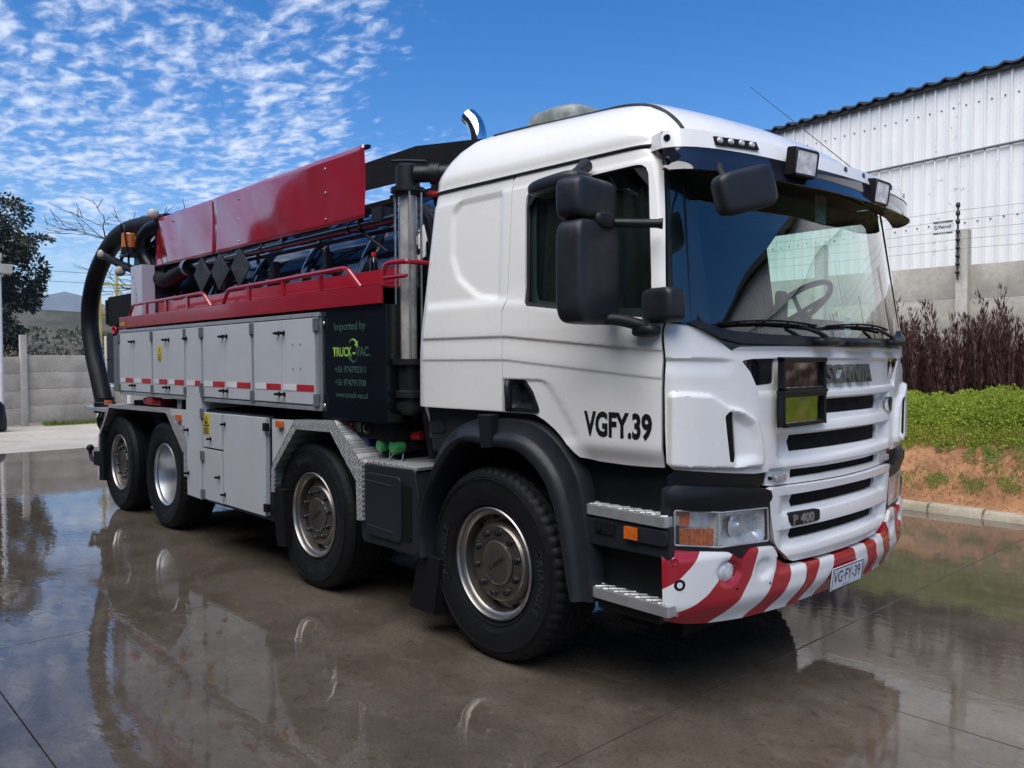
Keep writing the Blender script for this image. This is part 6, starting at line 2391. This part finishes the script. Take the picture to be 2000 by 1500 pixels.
# weeds on the bare slope
wl = [('round green weed tuft on the bare red slope below the ground cover', .27, 5.45, .13, 400), ('large spreading green weed on the red earth slope, the widest tuft', .55, 5.42, .20, 900),
      ('low green weeds at the kerb beside the truck bumper', -.25, 5.17, .16, 420), ('sparse green weeds at the kerb in the middle of the bank', .12, 5.18, .15, 380),
      ('flat green weeds along the kerb left of the tall weed', .48, 5.17, .14, 340), ('tall thin weed at the right end of the kerb', .84, 5.2, .16, 420), ('grey dry weed at the upper left of the red slope', -.10, 5.5, .07, 120),
      ('dry brown weed on the right of the red slope', .88, 5.42, .10, 200)]
for k, (lab, x, y, r_, n) in enumerate(wl):
    mb = MB()
    for i in range(n):
        a, q = g.uniform(0, 6.28), r_ * math.sqrt(g.random())
        px_, py_ = q * math.cos(a) * (1.9 if 'kerb' in lab else 1.1), q * math.sin(a) * (.5 if 'kerb' in lab else .8)
        zz = bank_z(x + px_, y + py_) - bank_z(x, y)
        hgt = (1 - (q / r_) ** 2) * r_ * (.55 if 'tall' not in lab else 1.2)
        u = Vector((math.cos(a) * .7, math.sin(a) * .7, g.uniform(.4, 1.2)))
        leaf_quads(mb, Vector((px_, py_, zz + hgt * g.random())), Vector((-math.sin(a), math.cos(a), 0)), u, g.uniform(.02, .05), g.uniform(.003, .007))
    o = raw('weed', mb, 'brown_leaf' if 'dry' in lab else 'weed_leaf')
    o.location = (x, y, bank_z(x, y))
    tag(o, lab, 'weed', 'weeds on the red bank')
mb = MB()
for i in range(900):
    y = g.uniform(1.2, 2.6)
    u = Vector((g.gauss(0, .5), g.gauss(0, .5), g.uniform(.2, 1)))
    leaf_quads(mb, Vector((-19.75 + g.uniform(-.1, .22), y, g.uniform(0, .05))), Vector((1, 0, 0)), u, g.uniform(.05, .12), .012)
tag(raw('wall_weeds', mb, 'weed_leaf'), kind='stuff')

# ------------------------------------------------------------------ far end of the yard
def crown(n, blobs, seed, l=(.12, .26), w=(.03, .06), hang=.4):
    g = random.Random(seed)
    mb = MB()
    tot = sum(b[3] * b[4] for b in blobs)
    for bx, by, bz, rx, rz in blobs:
        k = int(n * rx * rz / tot)
        for i in range(k):
            d = Vector((g.gauss(0, 1), g.gauss(0, 1), g.gauss(0, 1))).normalized()
            q = g.uniform(.45, 1.05)
            c = Vector((bx + d.x * rx * q, by + d.y * rx * q, bz + d.z * rz * q))
            if MN.noise((c.x * 1.1, c.y * 1.1, c.z * 1.1 + seed)) < -.12:
                continue
            u = Vector((d.x + g.gauss(0, .5), d.y + g.gauss(0, .5), d.z * .5 - hang + g.gauss(0, .4)))
            leaf_quads(mb, c, Vector((g.gauss(0, 1), g.gauss(0, 1), g.gauss(0, 1))), u, g.uniform(*l), g.uniform(*w))
    return mb


tr1 = tag(empty('evergreen_tree', (-30, 1.35, 0)), 'tall dark evergreen tree at the left edge behind the low concrete wall', 'tree')
MB().tube(smooth_path([(0, 0, 0), (.1, .1, 1.5), (0, .2, 3.2), (.1, .0, 5.5), (0, .1, 7)], 5), [.30 - .012 * i for i in range(21)], 9).tube([(0, .1, 2.2), (.3, 1.2, 3.6), (.2, 2.0, 4.6)], [.14, .09, .04], 7).tube([(0, .1, 2.6), (-.3, -1.3, 4.2)], [.13, .05], 7).build('trunk', 'bark', tr1)
bl = []
g2_ = random.Random(3)
for i in range(64):
    z = g2_.uniform(1.9, 7.2)
    rmax = float(np.interp(z, [1.7, 2.6, 4.0, 5.5, 6.6, 7.5], [1.3, 2.0, 2.55, 2.3, 1.5, .5]))
    a = g2_.uniform(0, 6.28)
    q = rmax * math.sqrt(g2_.uniform(.15, 1))
    bl.append((q * math.cos(a), q * math.sin(a), z, g2_.uniform(.45, .85), g2_.uniform(.4, .75)))
raw('crown', crown(60000, bl, 2, l=(.10, .24), w=(.024, .055)), 'tree_leaf', tr1)

bt_ = tag(empty('bare_tree', (-31, 8.8, 0)), 'leafless tree with fine grey twigs rising behind the rear of the truck', 'tree')
bmb = MB()
gb_ = random.Random(21)


def branch(p, d, l, r, lev):
    pts = [p]
    q = p.copy()
    dd = d.copy()
    for i in range(4):
        dd = (dd + Vector((gb_.gauss(0, .13), gb_.gauss(0, .13), gb_.gauss(.04, .08)))).normalized()
        q = q + dd * l / 4
        pts.append(q.copy())
    r *= 1.0
    bmb.tube(pts, [r, r * .88, r * .76, r * .64, r * .52], 5 if lev < 3 else 3, caps=False)
    if lev >= 6:
        return
    for k in range(3 if lev < 5 else 2):
        i = gb_.choice((2, 3, 4))
        ax_ = dd.orthogonal()
        ax_.rotate(Matrix.Rotation(gb_.uniform(0, 6.28), 3, dd))
        nd = (dd + ax_ * gb_.uniform(.45, .95)).normalized()
        branch(pts[i], nd, l * gb_.uniform(.62, .82), max(.011, r * .57), lev + 1)


branch(Vector((0, 0, 0)), Vector((0, 0, 1)), 2.6, .19, 0)
raw('branches', bmb, 'twig', bt_)
bs = 8.5 / max(v[2] for v in bmb.v)
bt_.scale = (bs * 1.2, bs * 1.75, bs)
k_ = 0
for (x, y, r_, h, mt, lab) in ((-23.5, 3.05, 1.1, 2.35, 'bush_leaf', 'rounded olive green bush behind the low wall beside the big hose'), (-25, 4.9, 1.2, 2.2, 'bush_leaf', 'olive green bush behind the low wall, hidden partly by the truck rear'),
                               (-27, 1.9, 1.0, 2.1, 'brown_leaf', 'dry brown bush behind the low wall next to the evergreen tree'), (-30, 3.4, 1.3, 2.3, 'brown_leaf', 'tall dry brown scrub behind the low wall between tree and hose'),
                               (-26, -1.5, 1.6, 2.6, 'tree_leaf', 'dark bush under the evergreen tree at the left edge')):
    rt = tag(empty('bush', (x, y, 0)), lab, 'bush', 'bushes behind the low wall')
    MB().tube([(0, 0, 0), (.05, .0, h * .6)], [.06, .03], 6).build('bush_stem', 'bark', rt)
    bl = [(g.uniform(-r_, r_) * .6, g.uniform(-r_, r_) * .6, h * g.uniform(.35, .8), r_ * .55, h * .26) for i in range(9)]
    raw('bush_foliage', crown(6500, bl, 30 + k_, l=(.06, .13), w=(.015, .03), hang=-.2), mt, rt)
    k_ += 1
# lamp post, white frame, yellow frame, far pole
lp = tag(empty('lamp_post', (-19.2, .20, 0)), 'thin white post with a pale box lamp at the left edge of the yard', 'lamp post')
MB().cyl((0, 0, 0), (0, 0, 4.1), .05, 10).build('post', 'white_metal', lp)
MB().box((-.14, -.16, 3.70), (.14, .26, 3.92)).box((-.1, -.06, 3.62), (.1, .08, 3.70)).box((-.08, -.06, 4.02), (.08, .06, 4.18)).build('lamp_box', 'cream_ball', lp, bevel=.02)
dr_ = tag(MB().lathe([(.0005, 0), (.27, .02), (.30, .06), (.30, .26), (.26, .60), (.18, .70), (.0005, .72)], 20, axis='z').build('water_drum', 'black_paint'), 'dark rounded drum standing at the far left edge of the yard', 'drum')
dr_.location = (-18.6, -.12, 0.004)
wf = tag(empty('white_frame', (-19.3, 2.35, 0.004)), 'white steel frame standing by the low wall behind the big hose', 'frame')
MB().box((-.03, -.03, 0), (.03, .03, 1.35)).box((-.03, .72, 0), (.03, .78, 1.35)).build('frame_post', 'white_metal', wf)
MB().box((-.025, .03, .95), (.025, .72, 1.0)).box((-.025, .03, .45), (.025, .72, .5)).build('frame_bar', 'white_metal', wf)
yf = tag(empty('yellow_frame', (-27, 5.2, 0)), 'yellow steel frame structure rising beyond the wall behind the hose', 'frame')
for y in (-.55, .0, .62, 1.15):
    MB().box((-.04, y - .035, 0), (.04, y + .035, 4.7 - .3 * abs(y))).build('frame_post', 'yellow_steel', yf)
mb = MB()
for z in (3.1, 3.25, 4.25):
    mb.box((-.03, -.75, z), (.03, 1.4, z + .06))
mb.tube([(0, -.55, 3.2), (0, .0, 4.2), (0, .62, 3.25), (0, 1.15, 4.3)], .025, 6)
mb.build('frame_bar', 'yellow_steel', yf)
up = tag(empty('utility_pole', (-62, 7.55, 0)), 'slim pale utility pole far behind the low wall', 'pole')
MB().cyl((0, 0, 0), (0, 0, 5.0), .09, 8).build('pole', 'post_concrete', up)
for k, (z, lab) in enumerate(((7.4, 'upper'), (6.75, 'lower'))):
    pts = [(-55, -40 + 4 * i, z + .9 * ((i - 12) / 12) ** 2) for i in range(25)]
    tag(MB().tube(pts, .014, 4).build('overhead_wire', 'fence_black'), lab + ' thin overhead wire crossing the sky left of the hose', 'wire', 'overhead wires')

# hills and mountains
def ridge(name, x, y0, y1, prof, depth, mat, seed, rough):
    mb = MB()
    ny, nx = 160, 14
    for i in range(ny + 1):
        y = y0 + (y1 - y0) * i / ny
        top = float(np.interp(y, [p[0] for p in prof], [p[1] for p in prof]))
        top += rough * (MN.noise((y * .004 * 1000 / depth, seed, 0)) + .5 * MN.noise((y * .012 * 1000 / depth, seed, 4)))
        for k in range(nx + 1):
            t = k / nx
            z = top * (t ** 1.15) + rough * .8 * math.sin(math.pi * t) * MN.noise((y * .01 * 1000 / depth, t * 3, seed + 2))
            mb.v.append((x + depth * (1 - t) * .7, y, z - 1.0))
    for i in range(ny):
        for k in range(nx):
            a = i * (nx + 1) + k
            mb.f.append((a, a + 1, a + nx + 2, a + nx + 1))
    o = mb.build(name, mat, None, angle=80)
    o['kind'] = 'structure'
    return o


ridge('mountains', -3000, -3500, 6500, [(-3500, 170), (-500, 200), (300, 165), (560, 188), (660, 205), (725, 238), (800, 226), (860, 190), (900, 205), (1000, 215), (1150, 232), (1500, 190), (3000, 260), (6500, 200)], 700, 'mountain_rock', 3, 10)
ridge('hillside', -220, -420, 700, [(-420, 18), (0, 16), (30, 15.5), (52, 15.0), (62, 14.6), (75, 14.2), (95, 14.5), (200, 16), (700, 14)], 90, 'hillside', 8, 1.2)
mb = MB()
for i in range(26000):
    y = g.uniform(-200, 330)
    c = Vector((-205 + g.uniform(-12, 30), y, 0))
    c.z = float(np.interp(y, [-200, 0, 30, 52, 62, 75, 95, 200, 330], [12, 10, 9, 7.6, 7.0, 7.2, 8.4, 10, 10])) * g.uniform(.15, 1.0)
    leaf_quads(mb, c, Vector((1, 0, .3)), Vector((g.gauss(0, .6), g.gauss(0, .6), 1)), g.uniform(.5, 1.6), g.uniform(.2, .5))
tag(raw('hillside_scrub', mb, 'bush_leaf'), kind='stuff')

hzb = MB().box((-4000, -4000, -2.5), (1600, 7000, 300)).build('haze', 'haze')
hzb['kind'] = 'stuff'
